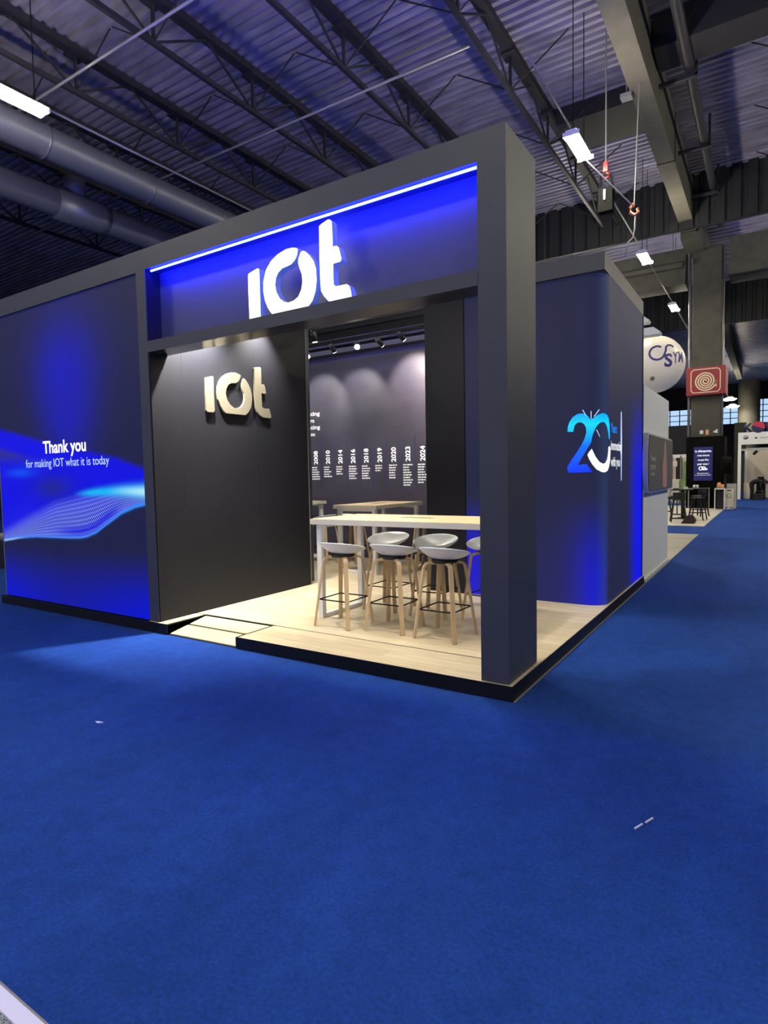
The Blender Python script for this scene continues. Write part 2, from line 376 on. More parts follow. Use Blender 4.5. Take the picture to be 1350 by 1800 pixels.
# ---- hall light rows, plus unseen fixtures added to brighten the far stands
def fixture():
    t = thing('hall_light', '', 'light', (0,0,0))
    MB().box(-.13, .13, -.72, .72, .05, .09).box(-.2, .2, -.72, -.68, -.05, .05).box(-.2, .2, .68, .72, -.05, .05).build('housing', 'white', t)
    for s in (-.12, .12):
        MB().tube([(s, -.66, -.02), (s, .66, -.02)], .05, 10).build('tube', 'tube', t, True)
    for s in (-.5, .5): MB().tube([(0, s, .07), (0, s, 3.61)], .012, 6).build('hanger', 'steelblk', t)
    return t
f0 = fixture(); n = 0
RX = -2.61
LT = [(RX, 11.75, 'twin-tube hall light nearest the booth, largest of the aisle row'), (RX, 21.28, 'twin-tube hall light, second along the aisle row'),
      (RX, 29.7, 'twin-tube hall light, third along the aisle row'), (-12.2, 2.76, 'bright twin-tube hall light above the round ducts at the left'),
      (RX, 2.3, 'twin-tube hall light above the camera side of the booth'), (8.5, -6, 'twin-tube hall light over the right aisle near the camera'),
      (7.2, 7.5, 'twin-tube hall light over the right aisle beside the booth'), (7.2, 15, 'twin-tube hall light over the right aisle beyond the booth'),
      (7.2, 25, 'twin-tube hall light over the right aisle level with the tall pillar'), (4.6, 33, 'unseen twin-tube light added over the white stand at the far right to brighten it'),
      (-6, 24, 'unseen twin-tube light added behind the booth to brighten the far stands, level with the tall pillar'), (-6, 33, 'unseen twin-tube light added behind the booth to brighten the far stands, over the shell stand'),  # both added off the rows, out of view, to brighten the far stands
      (4.5, 43, 'unseen twin-tube light added beyond the white stand to brighten the far right'), (RX, -7.2, 'twin-tube hall light behind the camera'),
      (-12.2, -6.5, 'twin-tube hall light behind the camera at the left')]
for i, (x, y, lb) in enumerate(LT):
    f = f0 if i == 0 else copy_tree(f0); f.location = (x, y, 10.0); tag(f, lb, 'light', 'twin-tube hall lights')
tag(MB().tube([(RX, 12.5, 10.12), (RX, 20.5, 10.12)], .025, 6).build('lighting_conduit', 'pipe', None, True), 'straight pale conduit linking the first two aisle lights', 'conduit')
tag(MB().tube([(RX, 22.0, 10.12), (RX, 29.0, 10.12)], .025, 6).build('lighting_conduit', 'pipe', None, True), 'straight pale conduit linking the second and third aisle lights', 'conduit')
tag(MB().tube([(RX, 8, 10.12), (RX, 11.0, 10.12)], .025, 6).build('lighting_conduit', 'pipe', None, True), 'pale conduit reaching the largest aisle light from the near side', 'conduit')
tag(MB().tube([(RX, 30.4, 10.12), (RX, 44, 10.12)], .04, 6).build('lighting_conduit', 'pipe', None, True), 'pale conduit running on beyond the third aisle light', 'conduit')
tag(MB().tube([(-12.2, 3.5, 10.12), (-12.2, 11.5, 10.12)], .03, 6).build('lighting_conduit', 'pipe', None, True), 'pale conduit running on from the bright light at the left', 'conduit')
def round_lamp(x, y, z, lb):
    t = thing('round_lamp', lb, 'lamp', (x, y, z), group='round far lamps')
    MB().tube([(0,0,0), (0,0,.35)], [.5, .2], 20).build('shade', 'grey', t, True)
    MB().tube([(0,0,-.12), (0,0,0)], [.5, .65], 20).build('bulb', 'tube2', t, True)
    MB().tube([(0,0,.35), (0,0,13.62-z)], .015, 6).build('cable', 'steelblk', t)
MT['tube2'] = mat('round_bulb', (255, 250, 235), .4, emit=(1.0, .9, .68), es=150)
round_lamp(-2.05, 68, 9.1, 'round glowing lamp in the distance, higher of the two by the red box')
round_lamp(-1.95, 72, 8.7, 'round glowing lamp in the distance, lower of the two beside the far pillar')
# ---- chain hoist and rigging hook hanging by the first aisle light
t = thing('chain_hoist', 'black chain hoist with a red hook under the roof', 'hoist', (-2.22, 13, 9.2))
MB().tube([(0,0,.75), (0,0,4.2)], .018, 6).build('chain', 'grey', t)
MB().box(-.06, .06, -.06, .06, .56, .82).tube([(0,0,.55), (.08,0,.5), (.07,0,.42), (-.02,0,.4)], .03, 8).build('hook', 'redhook', t, bevel=.01)
MB().tube([(-.12,0,.5), (-.2,0,-.4)], .03, 8).tube([(.12,0,.45), (.26,0,-.2)], .03, 8).box(-.18, .2, -.12, .12, -.5, .12).tube([(.1,0,-.45), (.3,.05,-.85)], .05, 8).build('hoist_body', 'hoistblk', t, bevel=.03)
MB().box(-.03, .02, -.15, -.12, -.2, .06).build('hoist_label', 'white', t)
t = thing('rigging_hook', 'copper coloured rigging hook slung on a rope from the concrete beam', 'hook', (-1.5, 13, 8.62))
MB().tube([(0, 0, .12), (.1, .05, 3.2)], .016, 6).build('rope', 'pipe', t)
MB().tube([(0,0,.05), (-1.5, -1.3, 1.7)], .018, 6).build('guy_cable', 'pipe', t)
MB().tube([(.0,0,.14), (-.09,0,.06), (-.09,0,-.08), (.02,0,-.16), (.1,0,-.1), (.08, 0, 0)], .045, 8).build('hook_body', 'copper', t, True)
MB().tube([(.03,0,-.15), (.02,0,-.5), (-.02,0,-.72), (-.14,0,-.82), (-.22, 0, -1.2)], .022, 8).build('dropper', 'pipe', t, True)
tag(MB().box(-.14, .14, -.14, .14, 0, .1).tube([(0,0,.1), (0,0,1.6)], .02, 6).build('roof_bracket', 'pipe'), 'small white angled bracket on the left face of the concrete beam', 'bracket').location = (-1.78, 13.4, 11.7)

# ================================================================== BOOTH
P = .116; HT = 4.269
bth = thing('booth_platform', 'low raised booth floor of pale oak boards with a black edge', 'platform', (-3.9, 2.8, 0))
m = MB(); e = .012
RX0, RX1, RY = -4.03, -2.95, .54
m.box(-7.75, RX0, 0, RY, 0, P-e); m.box(RX1, 0, 0, RY, 0, P-e); m.box(-7.75, 0, RY, 5.62, 0, P-e)
m.box(-7.75, RX0, -.006, 0, 0, P+.002); m.box(RX1, 0.006, -.006, 0, 0, P+.002); m.box(0, .006, 0, 5.62, 0, P+.002)   # edge strips
m.box(RX0-.012, RX0, 0, RY, 0, P+.002); m.box(RX1, RX1+.022, 0, RY+.022, 0, P+.002); m.box(RX0-.012, RX1+.022, RY, RY+.022, 0, P+.002)
atp(m.build('plinth', 'plinth'), bth)
m = MB(); m.box(-4.37, RX0-.012, .0, RY, P-e, P); m.box(RX1+.022, -.004, .004, RY, P-e, P); m.box(-7.7, -.004, RY+.022, 5.6, P-e, P)
atp(m.build('oak_boards', 'oak_floor'), bth)
m = MB()
for y0, y1 in ((.02, .26), (.29, .525)):
    z = lambda y: .012+(y/.54)*(.1)
    vs = [m.bm.verts.new(p) for p in ((RX0+.02+.0, y0, z(y0)), (RX1-.01, y0, z(y0)), (RX1-.01, y1, z(y1)), (RX0+.02, y1, z(y1)))]
    vb = [m.bm.verts.new((v.co.x, v.co.y, v.co.z-.012)) for v in vs]
    m.bm.faces.new(vs); m.bm.faces.new(vb[::-1])
    for k in range(4): m.bm.faces.new((vs[k], vb[k], vb[(k+1)%4], vs[(k+1)%4]))
o = atp(m.build('ramp_boards', 'oak_floor'), bth); o['label'] = 'two sloping oak ramp boards with a black gap'
m = MB(); v = [(RX0, 0, 0), (RX1, 0, 0), (RX1, RY, P-.02), (RX0, RY, P-.02), (RX0, RY, 0), (RX1, RY, 0)]
vs = [m.bm.verts.new(p) for p in v]
for q in ((0,1,2,3), (0,3,4), (1,5,2), (3,2,5,4), (0,4,5,1)): m.bm.faces.new([vs[i] for i in q])
atp(m.build('ramp_base', 'hoistblk'), bth)

# portal
pt = thing('entrance_portal', 'tall anthracite booth portal with a recessed blue-lit fascia', 'portal', (-2.2, .3, P))
y0 = .026; A, B, Cc = -.261, -4.215, -4.374
def pp(nm, m_, *a, bevel=0): return atp(box(nm, *a, m_, bevel=bevel), pt)
pp('right_pillar', 'portal', A, -.034, y0, .676, P, HT); pp('left_pillar', 'portal', Cc, B, y0, .62, P, HT)
pp('top_fascia', 'portal', B, A, y0, .30, 4.049, HT)
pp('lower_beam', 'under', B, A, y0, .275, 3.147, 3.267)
pp('recess_panel', 'portal', B, A, .21, .26, 3.267, 4.049)
pp('beam_face', 'portal', B, A, y0-.004, y0, 3.147, 3.267)
o = atp(MB().tube([(-4.15, .062, 4.028), (-.272, .062, 4.028)], .011, 8).build('led_strip', 'led', None, True), pt); o['label'] = 'glowing white-blue LED strip'

SIGN = [[(-2.665,3.686),(-2.655,3.705),(-2.542,3.731),(-2.525,3.728),(-2.514,3.711),(-2.513,3.267),(-2.662,3.269),(-2.666,3.497)],[(-2.03,3.8),(-2.046,3.815),(-2.098,3.829),(-2.173,3.831),(-2.273,3.808),(-2.364,3.762),(-2.429,3.694),(-2.467,3.594),(-2.471,3.504),(-2.452,3.41),(-2.415,3.334),(-2.361,3.267),(-1.928,3.267),(-1.875,3.312),(-1.837,3.391),(-1.821,3.481),(-1.824,3.582),(-1.849,3.657),(-1.898,3.721),(-1.943,3.762),(-1.974,3.774),(-1.995,3.769),(-2.026,3.717),(-2.031,3.679),(-2.015,3.628),(-1.991,3.568),(-1.986,3.504),(-2.001,3.436),(-2.04,3.379),(-2.094,3.353),(-2.159,3.346),(-2.213,3.361),(-2.266,3.403),(-2.303,3.466),(-2.317,3.534),(-2.305,3.597),(-2.274,3.639),(-2.223,3.669),(-2.157,3.676),(-2.114,3.683),(-2.071,3.71),(-2.043,3.744)],[(-1.779,3.945),(-1.754,3.958),(-1.684,3.978),(-1.66,3.975),(-1.638,3.953),(-1.634,3.847),(-1.633,3.737),(-1.594,3.736),(-1.57,3.72),(-1.557,3.68),(-1.54,3.609),(-1.555,3.593),(-1.632,3.59),(-1.633,3.468),(-1.63,3.411),(-1.609,3.392),(-1.489,3.389),(-1.461,3.365),(-1.448,3.321),(-1.44,3.271),(-1.53,3.268),(-1.656,3.267),(-1.695,3.281),(-1.743,3.332),(-1.774,3.383),(-1.78,3.45),(-1.783,3.651)]]
LOGO = [[(0.795,2.961),(0.809,2.971),(0.902,2.997),(0.918,2.991),(0.916,2.782),(0.921,2.576),(0.901,2.553),(0.799,2.552),(0.788,2.569),(0.789,2.768)],[(1.378,3.061),(1.356,3.077),(1.285,3.089),(1.214,3.082),(1.134,3.055),(1.064,3.009),(1.013,2.952),(0.979,2.875),(0.971,2.802),(0.979,2.723),(1.009,2.646),(1.055,2.587),(1.102,2.556),(1.437,2.557),(1.491,2.596),(1.543,2.67),(1.565,2.773),(1.564,2.834),(1.542,2.909),(1.502,2.974),(1.457,3.022),(1.428,3.037),(1.41,3.016),(1.383,2.96),(1.382,2.922),(1.399,2.878),(1.423,2.835),(1.427,2.774),(1.407,2.711),(1.358,2.658),(1.295,2.635),(1.235,2.639),(1.176,2.675),(1.129,2.73),(1.108,2.802),(1.12,2.862),(1.157,2.918),(1.208,2.945),(1.289,2.956),(1.331,2.983),(1.358,3.021)],[(1.619,3.193),(1.636,3.206),(1.725,3.225),(1.747,3.215),(1.75,3.105),(1.745,2.997),(1.794,3.001),(1.81,2.979),(1.832,2.894),(1.822,2.873),(1.743,2.873),(1.745,2.79),(1.747,2.695),(1.78,2.676),(1.883,2.679),(1.899,2.644),(1.919,2.574),(1.906,2.553),(1.774,2.551),(1.708,2.574),(1.649,2.62),(1.624,2.669),(1.612,2.777),(1.617,3.011)]]
bw = thing('blue_fill_panel', 'unseen glowing blue panel added on top of the rear fascia to tint the roof', 'light', (-4.6, 3.2, 4.27))  # added glow source out of view, gives the roof deck its blue cast
atp(box('fill_base', -6.85, -2.5, 3.13, 3.29, 4.27, 4.285, 'black'), bw)
MT['bluefill'] = mat('blue_fill_glow', (40, 40, 200), .4, emit=(.10, .12, 1.0), es=BLUE_FILL)
atp(box('fill_glow', -6.8, -2.55, 3.14, 3.28, 4.285, 4.29, 'bluefill'), bw)
sg = thing('illuminated_sign', 'large glowing white IOT letters standing on the portal beam', 'sign', (-2.0, .05, 3.267))
for nm, pl in zip(('letter_i', 'letter_o', 'letter_t'), SIGN):
    pl = [(a, max(b, 3.268)) for a, b in pl]
    atp(MB().prism(pl, lambda a, b: (a, .045, b), lambda a, b: (a, .12, b), 0, 1).build(nm, ['signface', 'signside']), sg)
# dark partition wall with cream logo
pw = thing('partition_wall', 'tall dark panel wall inside the booth entrance', 'wall', (-4.3, 1.7, P))
atp(box('wall_panel', -4.36, -4.2, .62, 2.72, P, 4.2, 'blackwall'), pw)
atp(box('wall_panel', -4.214, -4.2, .04, .62, P, 4.2, 'blackwall'), pw)
for y in (.46, 1.632): atp(box('panel_joint', -4.2, -4.1985, y, y+.004, P, 4.2, 'chord'), pw)
atp(box('end_trim', -4.202, -4.196, 2.712, 2.724, P, 4.2, 'grey'), pw)
lg = thing('wall_logo', 'matt cream IOT letters mounted on the dark partition wall', 'logo', (-4.19, 1.3, 2.55))
for nm, pl in zip(('letter_i', 'letter_o', 'letter_t'), LOGO):
    atp(MB().prism(pl, lambda a, b: (-4.17, a, b), lambda a, b: (-4.199, a, b)).build(nm, 'cream', bevel=.004), lg)

# left graphic wall
gw = thing('graphic_wall', 'blue backlit wave graphic wall at the left of the booth', 'wall', (-6.0, .2, P))
atp(box('wall_box', -7.71, Cc, .06, 3.0, P, HT-.02, 'portal'), gw)
atp(box('top_fascia', -7.74, Cc, y0, .4, 4.04, HT, 'portal'), gw)
atp(box('frame_edge', -7.718, -7.70, .045, .065, P, 4.04, 'grey'), gw)
def grid_surface(name, us, vs, fpos, fcol, m_, parent):
    nu, nv = len(us), len(vs); U, V = np.meshgrid(us, vs)
    pos = np.array(fpos(U.ravel(), V.ravel())).T.astype(np.float32)
    idx = np.arange(nu*nv).reshape(nv, nu)
    q = np.stack([idx[:-1,:-1], idx[:-1,1:], idx[1:,1:], idx[1:,:-1]], -1).reshape(-1, 4)
    me = bpy.data.meshes.new(name); me.vertices.add(len(pos)); me.vertices.foreach_set('co', pos.ravel())
    me.loops.add(q.size); me.loops.foreach_set('vertex_index', q.ravel().astype(np.int32))
    me.polygons.add(len(q)); me.polygons.foreach_set('loop_start', np.arange(0, q.size, 4, dtype=np.int32))
    me.update(calc_edges=True)
    c = np.clip(fcol(U.ravel(), V.ravel()), 0, 4); c = np.concatenate([c, np.ones((len(c), 1))], 1).astype(np.float32)
    at = me.color_attributes.new('print', 'FLOAT_COLOR', 'POINT'); at.data.foreach_set('color', c.ravel())
    o = link(name, me, m_, None); atp(o, parent); return o
def s2l(c): c = np.asarray(c, float)/255; return np.where(c <= .04045, c/12.92, ((c+.055)/1.055)**2.4)
def wavecol(X, Z):
    c = np.tile(s2l((24, 27, 68)), (len(X), 1))
    def add(w, col): 
        nonlocal c; w = np.clip(w, 0, 1)[:, None]; c = c*(1-w)+s2l(col)*w
    sm = lambda x: np.clip(x, 0, 1)**2*(3-2*np.clip(x, 0, 1))
    g = lambda x0, z0, rx, rz: np.exp(-(((X-x0)/rx)**2+((Z-z0)/rz)**2))
    add(.98*g(-5.95, 3.1, .55, .52), (8, 12, 205)); add(.8*g(-5.92, 2.5, .5, .5), (14, 18, 190)); add(.45*g(-5.95, 3.3, .85, .75), (18, 20, 160))
    add(sm((.95-Z)/.9)*(.55+.5*np.abs((X+6.1)/1.7)**1.5), (0, 16, 215))
    Up = np.interp(X, [-7.8, -7.58, -6.82, -6.134, -5.38, -4.92, -4.3], [2.57, 2.531, 2.38, 2.23, 2.13, 2.05, 1.88])
    Lo = np.interp(X, [-7.75, -7.3, -6.81, -6.3, -5.98, -5.75, -5.59, -5.4, -5.2, -5.0, -4.86, -4.6, -4.3], [.89, .945, .98, .99, .995, 1.005, 1.03, 1.085, 1.18, 1.27, 1.335, 1.41, 1.46])
    add(sm((Up-Z)/.10)*sm((Z-Lo)/.012), (0, 0, 232))
    band = sm((Up-Z-.26)/.12)*sm((Z-1.95)/.2)*sm((-6.35-X)/.6); add(.8*band, (44, 44, 122))
    add(.85*g(-6.35, 1.66, .5, .17), (26, 32, 138)); add(.6*g(-7.15, 1.87, .35, .06), (0, 92, 255)); add(.35*g(-6.6, 2.0, .5, .05), (40, 70, 225))
    inside = sm((Z-Lo)/.02)
    Mi = np.interp(X, [-7.75, -7.0, -6.3, -5.6, -5.0, -4.3], [.98, 1.22, 1.42, 1.52, 1.6, 1.62])
    w = inside*sm((Mi-Z+.12)/.2)
    ph = (Z-Lo)/np.maximum(Mi-Lo, .04)
    lines = .5+.5*np.sin(2*PI*((X+ .35*ph)*28)); rows = .5+.5*np.sin(2*PI*ph*9)
    up_lines = inside*sm((Mi+.45-Z)/.5)*sm((-6.3-X)/1.2)*.35*lines; add(up_lines, (60, 70, 230))
    add(w*1.0*(1-ph*.3)*(lines**1.5)*(.35+.65*rows), (185, 212, 255)); add(w*.55*((1-lines)**2)*np.exp(-((ph-.5)/.35)**2), (6, 8, 84))
    add(inside*np.exp(-((Z-Lo-.10)/.06)**2)*sm((X+6.6)/.8)*sm((-4.75-X)/.4)*.8, (0, 0, 225))
    add(np.exp(-((Z-Lo-.02)/.021)**2)*(.55+.45*sm((X+6.0)/1.6)), (44, 140, 255)); add(np.exp(-((Z-Lo-.01)/.012)**2)*sm((-7.0-X)/.6), (160, 205, 255))
    st = np.interp(X, [-7.8, -5.9, -5.3, -4.8, -4.3], [1.57, 1.57, 1.60, 1.61, 1.60]); wd = np.interp(X, [-5.9, -4.3], [.025, .08])
    add(np.exp(-((Z-st)/wd)**2)*sm((X+5.9)/.5), (0, 190, 255)); add(np.exp(-((Z-st)/(wd*.7))**2)*sm((X+5.2)/.9)*.9, (190, 250, 255))
    return c
MT['lightbox'] = mat('backlit_fabric', (9, 9, 16), .6, spec=.25, attr='print', es=.92)
atp(grid_surface('wave_graphic', np.linspace(-7.70, Cc, 560), np.concatenate([np.linspace(P, .85, 40), np.linspace(.855, 1.75, 320), np.linspace(1.76, 2.7, 120), np.linspace(2.72, 4.04, 60)]),
   lambda u, v: (u, np.full_like(u, .05), v), wavecol, 'lightbox', gw), gw)
fr = lambda a, b: (a, .046, b)
atp(text('lettering', 'Thank you', -6.52, -5.53, 2.115, .165, fr, 'thank', bold=.022, label='bold white words Thank you'), gw)
atp(text('lettering', 'for making IOT what it is today', -6.98, -5.06, 1.935, .112, fr, 'bluelit', label='smaller line of pale blue words'), gw)

# corner wall with the 20 graphic (rear right block)
yF, R_, xS = 3.15, .22, -.03; cx0 = xS-R_; arcL = R_*PI/2
def prof(s, off=0.0):
    s = np.asarray(s, float); t = np.clip((s-cx0)/R_, 0, PI/2)
    x = np.where(s <= cx0, s, cx0+(R_+off)*np.sin(t)); y = np.where(s <= cx0, yF-off, yF+R_-(R_+off)*np.cos(t))
    sd = s > cx0+arcL; x = np.where(sd, xS+off, x); y = np.where(sd, yF+R_+(s-cx0-arcL), y); return x, y
cw = thing('corner_wall', 'dark blue rounded corner wall with the glowing 20 graphic', 'wall', (-.9, 4.3, P))
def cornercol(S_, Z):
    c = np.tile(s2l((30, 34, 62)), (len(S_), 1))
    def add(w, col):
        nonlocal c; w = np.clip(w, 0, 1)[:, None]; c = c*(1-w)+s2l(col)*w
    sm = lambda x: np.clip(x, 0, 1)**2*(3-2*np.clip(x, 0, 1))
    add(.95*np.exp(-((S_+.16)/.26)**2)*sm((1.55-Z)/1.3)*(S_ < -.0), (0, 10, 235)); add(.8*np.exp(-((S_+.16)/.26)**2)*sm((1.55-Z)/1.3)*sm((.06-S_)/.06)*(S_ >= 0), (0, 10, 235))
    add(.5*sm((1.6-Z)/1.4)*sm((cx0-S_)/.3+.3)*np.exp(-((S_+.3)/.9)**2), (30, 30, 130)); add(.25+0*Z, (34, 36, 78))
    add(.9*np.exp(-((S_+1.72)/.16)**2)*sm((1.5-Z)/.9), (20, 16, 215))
    add(sm((S_-1.15)/.95)*sm((3.0-Z)/1.6), (0, 8, 235)); add(.35*np.exp(-((S_+.02)/.09)**2), (58, 78, 120))  # last term paints the pale reflection column on the rounded corner into the colour
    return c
s_end = cx0+arcL+(5.6-yF-R_)
ss = np.concatenate([np.linspace(-1.83, cx0, 60), np.linspace(cx0+.01, cx0+arcL, 24), np.linspace(cx0+arcL+.02, s_end, 70)])
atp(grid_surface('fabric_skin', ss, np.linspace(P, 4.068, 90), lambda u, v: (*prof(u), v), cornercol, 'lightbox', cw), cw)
m = MB(); m.box(-1.83, -.3, yF+.03, yF+.2, P, 4.2); m.box(-.12, -.06, yF+R_+.05, 5.59, P, 4.2); atp(m.build('wall_core', 'portal'), cw)
atp(box('corner_fascia', -2.42, -.028, 3.10, 5.61, 4.068, 4.27, 'portal'), cw)
atp(box('edge_trim', -.034, -.022, 5.585, 5.615, P, 4.068, 'plinth'), cw)
def onwall(off): return lambda a, b: (*[float(v) for v in prof(a, off)], b)
def wrap(name, poly, m_, off=.006, cuts=3):
    bm = bmesh.new(); vs = [bm.verts.new((a, b, 0)) for a, b in poly]; bm.faces.new(vs).normal_update()
    bmesh.ops.triangulate(bm, faces=bm.faces[:]); bmesh.ops.subdivide_edges(bm, edges=bm.edges[:], cuts=cuts, use_grid_fill=True)
    f = onwall(off)
    for v in bm.verts: v.co = f(v.co.x, v.co.y)
    me = bpy.data.meshes.new(name); bm.to_mesh(me); bm.free(); o = link(name, me, m_); atp(o, cw); return o
TWO = [(-0.468,2.226),(-0.464,2.286),(-0.444,2.345),(-0.408,2.395),(-0.356,2.43),(-0.308,2.437),(-0.256,2.425),(-0.224,2.395),(-0.2,2.355),(-0.164,2.375),(-0.116,2.412),(-0.052,2.431),(0.008,2.418),(0.052,2.373),(0.088,2.272),(0.108,2.123),(0.06,2.125),(0.04,2.202),(0.016,2.269),(-0.016,2.315),(-0.048,2.327),(-0.088,2.318),(-0.124,2.285),(-0.148,2.243),(-0.168,2.193),(-0.184,2.134),(-0.192,2.083),(-0.232,2.016),(-0.272,1.949),(-0.316,1.873),(-0.348,1.818),(-0.296,1.825),(-0.24,1.828),(-0.212,1.784),(-0.176,1.732),(-0.452,1.729),(-0.468,1.755),(-0.472,1.799),(-0.408,1.902),(-0.348,1.986),(-0.296,2.07),(-0.264,2.137),(-0.244,2.204),(-0.248,2.264),(-0.272,2.309),(-0.308,2.332),(-0.348,2.33),(-0.384,2.298),(-0.4,2.222)]
ARC = [(-0.184,2.01),(-0.212,1.973),(-0.232,1.939),(-0.212,1.887),(-0.18,1.826),(-0.132,1.765),(-0.068,1.73),(-0.024,1.725),(0.028,1.746),(0.068,1.798),(0.112,1.876),(0.132,2.015),(0.092,2.044),(0.048,2.03),(0.04,1.961),(0.02,1.884),(-0.016,1.837),(-0.048,1.828),(-0.096,1.85),(-0.14,1.911),(-0.172,1.98)]
RAYS = [[(-0.292,2.476),(-0.284,2.48),(-0.248,2.413),(-0.252,2.405)],[(-0.196,2.457),(-0.188,2.457),(-0.188,2.363),(-0.196,2.364)],[(-0.104,2.475),(-0.096,2.469),(-0.156,2.386),(-0.164,2.391)],[(-0.136,2.234),(-0.128,2.237),(-0.088,2.149),(-0.092,2.145)]]
LINE = [(0.736,2.505),(0.788,2.509),(0.816,2.129),(0.8,1.613),(0.764,1.614),(0.728,2.126)]
def grad_mat():
    m_ = mat('cyan_to_blue_print', (0, 60, 200), .5); nt = m_.node_tree; L = nt.links; b = nt.nodes['Principled BSDF']; tc = nt.nodes['Texture Coordinate']
    sx = nt.nodes.new('ShaderNodeSeparateXYZ'); L.new(tc.outputs['Object'], sx.inputs[0])
    mr = nt.nodes.new('ShaderNodeMapRange'); mr.inputs[1].default_value = 1.72; mr.inputs[2].default_value = 2.45; L.new(sx.outputs[2], mr.inputs[0])
    cr = nt.nodes.new('ShaderNodeValToRGB'); e = cr.color_ramp.elements
    e[0].position = 0; e[0].color = (*lin((0, 30, 250)), 1); e[1].position = 1; e[1].color = (*lin((0, 160, 255)), 1)
    k = e.new(.80); k.color = (*lin((0, 225, 250)), 1); k = e.new(.45); k.color = (*lin((0, 110, 255)), 1)
    L.new(mr.outputs[0], cr.inputs[0]); L.new(cr.outputs[0], b.inputs['Emission Color']); b.inputs['Emission Strength'].default_value = .95; return m_
MT['grad'] = grad_mat()
wrap('numeral_two', TWO, 'grad')['label'] = 'cyan to blue numeral two joined to the top of the zero'
wrap('numeral_zero', ARC, 'thank', .007)['label'] = 'white lower half of the zero'
for q in RAYS: wrap('light_ray', q, 'bluelit', .008, 0)
wrap('vertical_line', LINE, 'bluelit', .005, 1)
MT['mid_blue'] = MT['printcy']
atp(text('lettering', 'Years', .156, .50, 2.215, .12, onwall(.006), 'printcy', bold=.01), cw)
atp(text('lettering', 'innovating', .16, .79, 2.0, .125, onwall(.007), 'thank', bold=.01), cw)
atp(text('lettering', 'with you', .164, .68, 1.80, .125, onwall(.007), 'thank', bold=.01), cw)

# black store door panel left of the corner wall, rear fascia, timeline wall
sp = thing('store_cabinet', 'plain black storage cabin panel between timeline wall and corner wall', 'cabin', (-2.1, 4.3, P))
atp(box('front_panel', -2.42, -1.835, yF-.02, yF+.1, P, 4.068, 'blackwall'), sp); atp(box('side_panel', -2.42, -2.34, yF+.1, 5.55, P, 4.068, 'blackwall'), sp)
atp(box('panel_gap', -1.835, -1.828, yF-.004, yF+.05, P, 4.068, 'black'), sp)
tag(box('rear_fascia', -6.9, -2.42, 3.12, 3.3, 4.068, 4.27, 'portal'), 'dark fascia beam crossing the booth above the tables', 'fascia')
tw = thing('timeline_wall', 'dark printed timeline wall with white year numbers behind the tables', 'wall', (-5, 5.6, P))
def tlcol(X, Z): return np.tile(s2l((16, 15, 34)), (len(X), 1))
MT['timeline'] = mat('timeline_print', (66, 64, 78), .45, noise=(2.4, .12, 5, (1, 1, 3)), emit=(16, 15, 30), es=.6)
atp(box('wall_panel', -9.0, -2.42, 5.58, 5.66, P, 4.2, 'timeline'), tw)
atp(box('top_rail', -9.0, -2.42, 5.40, 5.58, 4.18, 4.27, 'portal'), tw)
fw_ = lambda a, b: (a, 5.577, b)
for ln, x1, zb in (('Celebrating', -6.25, 3.02), ('20 years', -6.40, 2.88), ('innovating', -6.25, 2.74), ('with you', -6.385, 2.60)):
    w = {'Celebrating': .74, '20 years': .46, 'innovating': .64, 'with you': .42}[ln]
    atp(text('lettering', ln, x1-w, x1, zb, .085, fw_, 'printw', bold=.012), tw)
YRS = [2008, 2010, 2014, 2016, 2018, 2019, 2020, 2023, 2024]; rows_ = [6, 5, 4, 6, 6, 3, 6, 9, 8]
for i, yv in enumerate(YRS):
    xc = -6.386+.3185*i
    rot_ = lambda a, b, xc=xc: (xc+.055-b, 5.577, a)
    atp(text('year_number', str(yv), 2.005, 2.285, 0, .105, rot_, 'printw', bold=.022), tw)
    m = MB(); rnd = random.Random(i*3+1)
    for k in range(rows_[i]):
        z = 1.93-k*.048; x = xc-.10; xe = xc+.02+rnd.random()*.085
        while x < xe:
            w = .03+rnd.random()*.045; m.box(x, min(x+w, xe), 5.574, 5.579, z, z+.024); x += w+.012
    atp(m.build('caption_lines', 'printw_dim'), tw)
    if i: 
        atp(box('divider_line', xc-.1665, xc-.157, 5.576, 5.58, 1.4, 2.5, 'bluelines'), tw)
# ================================================================== FURNITURE IN THE BOOTH
def bar_table(label, x0, x1, y0, y1, along='x'):
    t = thing('bar_table', label, 'table', ((x0+x1)/2, (y0+y1)/2, P), group=None)
    lx, ly = (x1-x0)/2, (y1-y0)/2; zt = 1.26-P; th = .062
    MB().box(-lx, lx, -ly, ly, zt-th, zt-.003).build('table_edge', 'edge', t, bevel=.003)
    MB().box(-lx+.001, lx-.001, -ly+.001, ly-.001, zt-.003, zt).build('tabletop', 'oaktop', t)
    k = .066
    for s in (-1, 1):
        m = MB()
        if along == 'x':
            xa = s*(lx-.05-k/2); 
            for yy in (-ly+.05+k/2, ly-.05-k/2): m.box(xa-k/2, xa+k/2, yy-k/2, yy+k/2, 0, zt-th)
            m.box(xa-k/2, xa+k/2, -ly+.05+k, ly-.05-k, 0, .05); m.box(xa-k/2, xa+k/2, -ly+.05+k, ly-.05-k, zt-th-.04, zt-th)
        else:
            ya = s*(ly-.05-k/2)
            for xx in (-lx+.05+k/2, lx-.05-k/2): m.box(xx-k/2, xx+k/2, ya-k/2, ya+k/2, 0, zt-th)
            m.box(-lx+.05+k, lx-.05-k, ya-k/2, ya+k/2, 0, .05); m.box(-lx+.05+k, lx-.05-k, ya-k/2, ya+k/2, zt-th-.04, zt-th)
        m.build('leg_frame', 'white', t, bevel=.004)
    if along == 'x': MB().box(-.19, .19, .02, .10, zt, zt+.003).build('cable_flap', 'grey', t)
    else: MB().box(-.04, .04, -.19, .19, zt, zt+.003).build('cable_flap', 'grey', t)
    return t
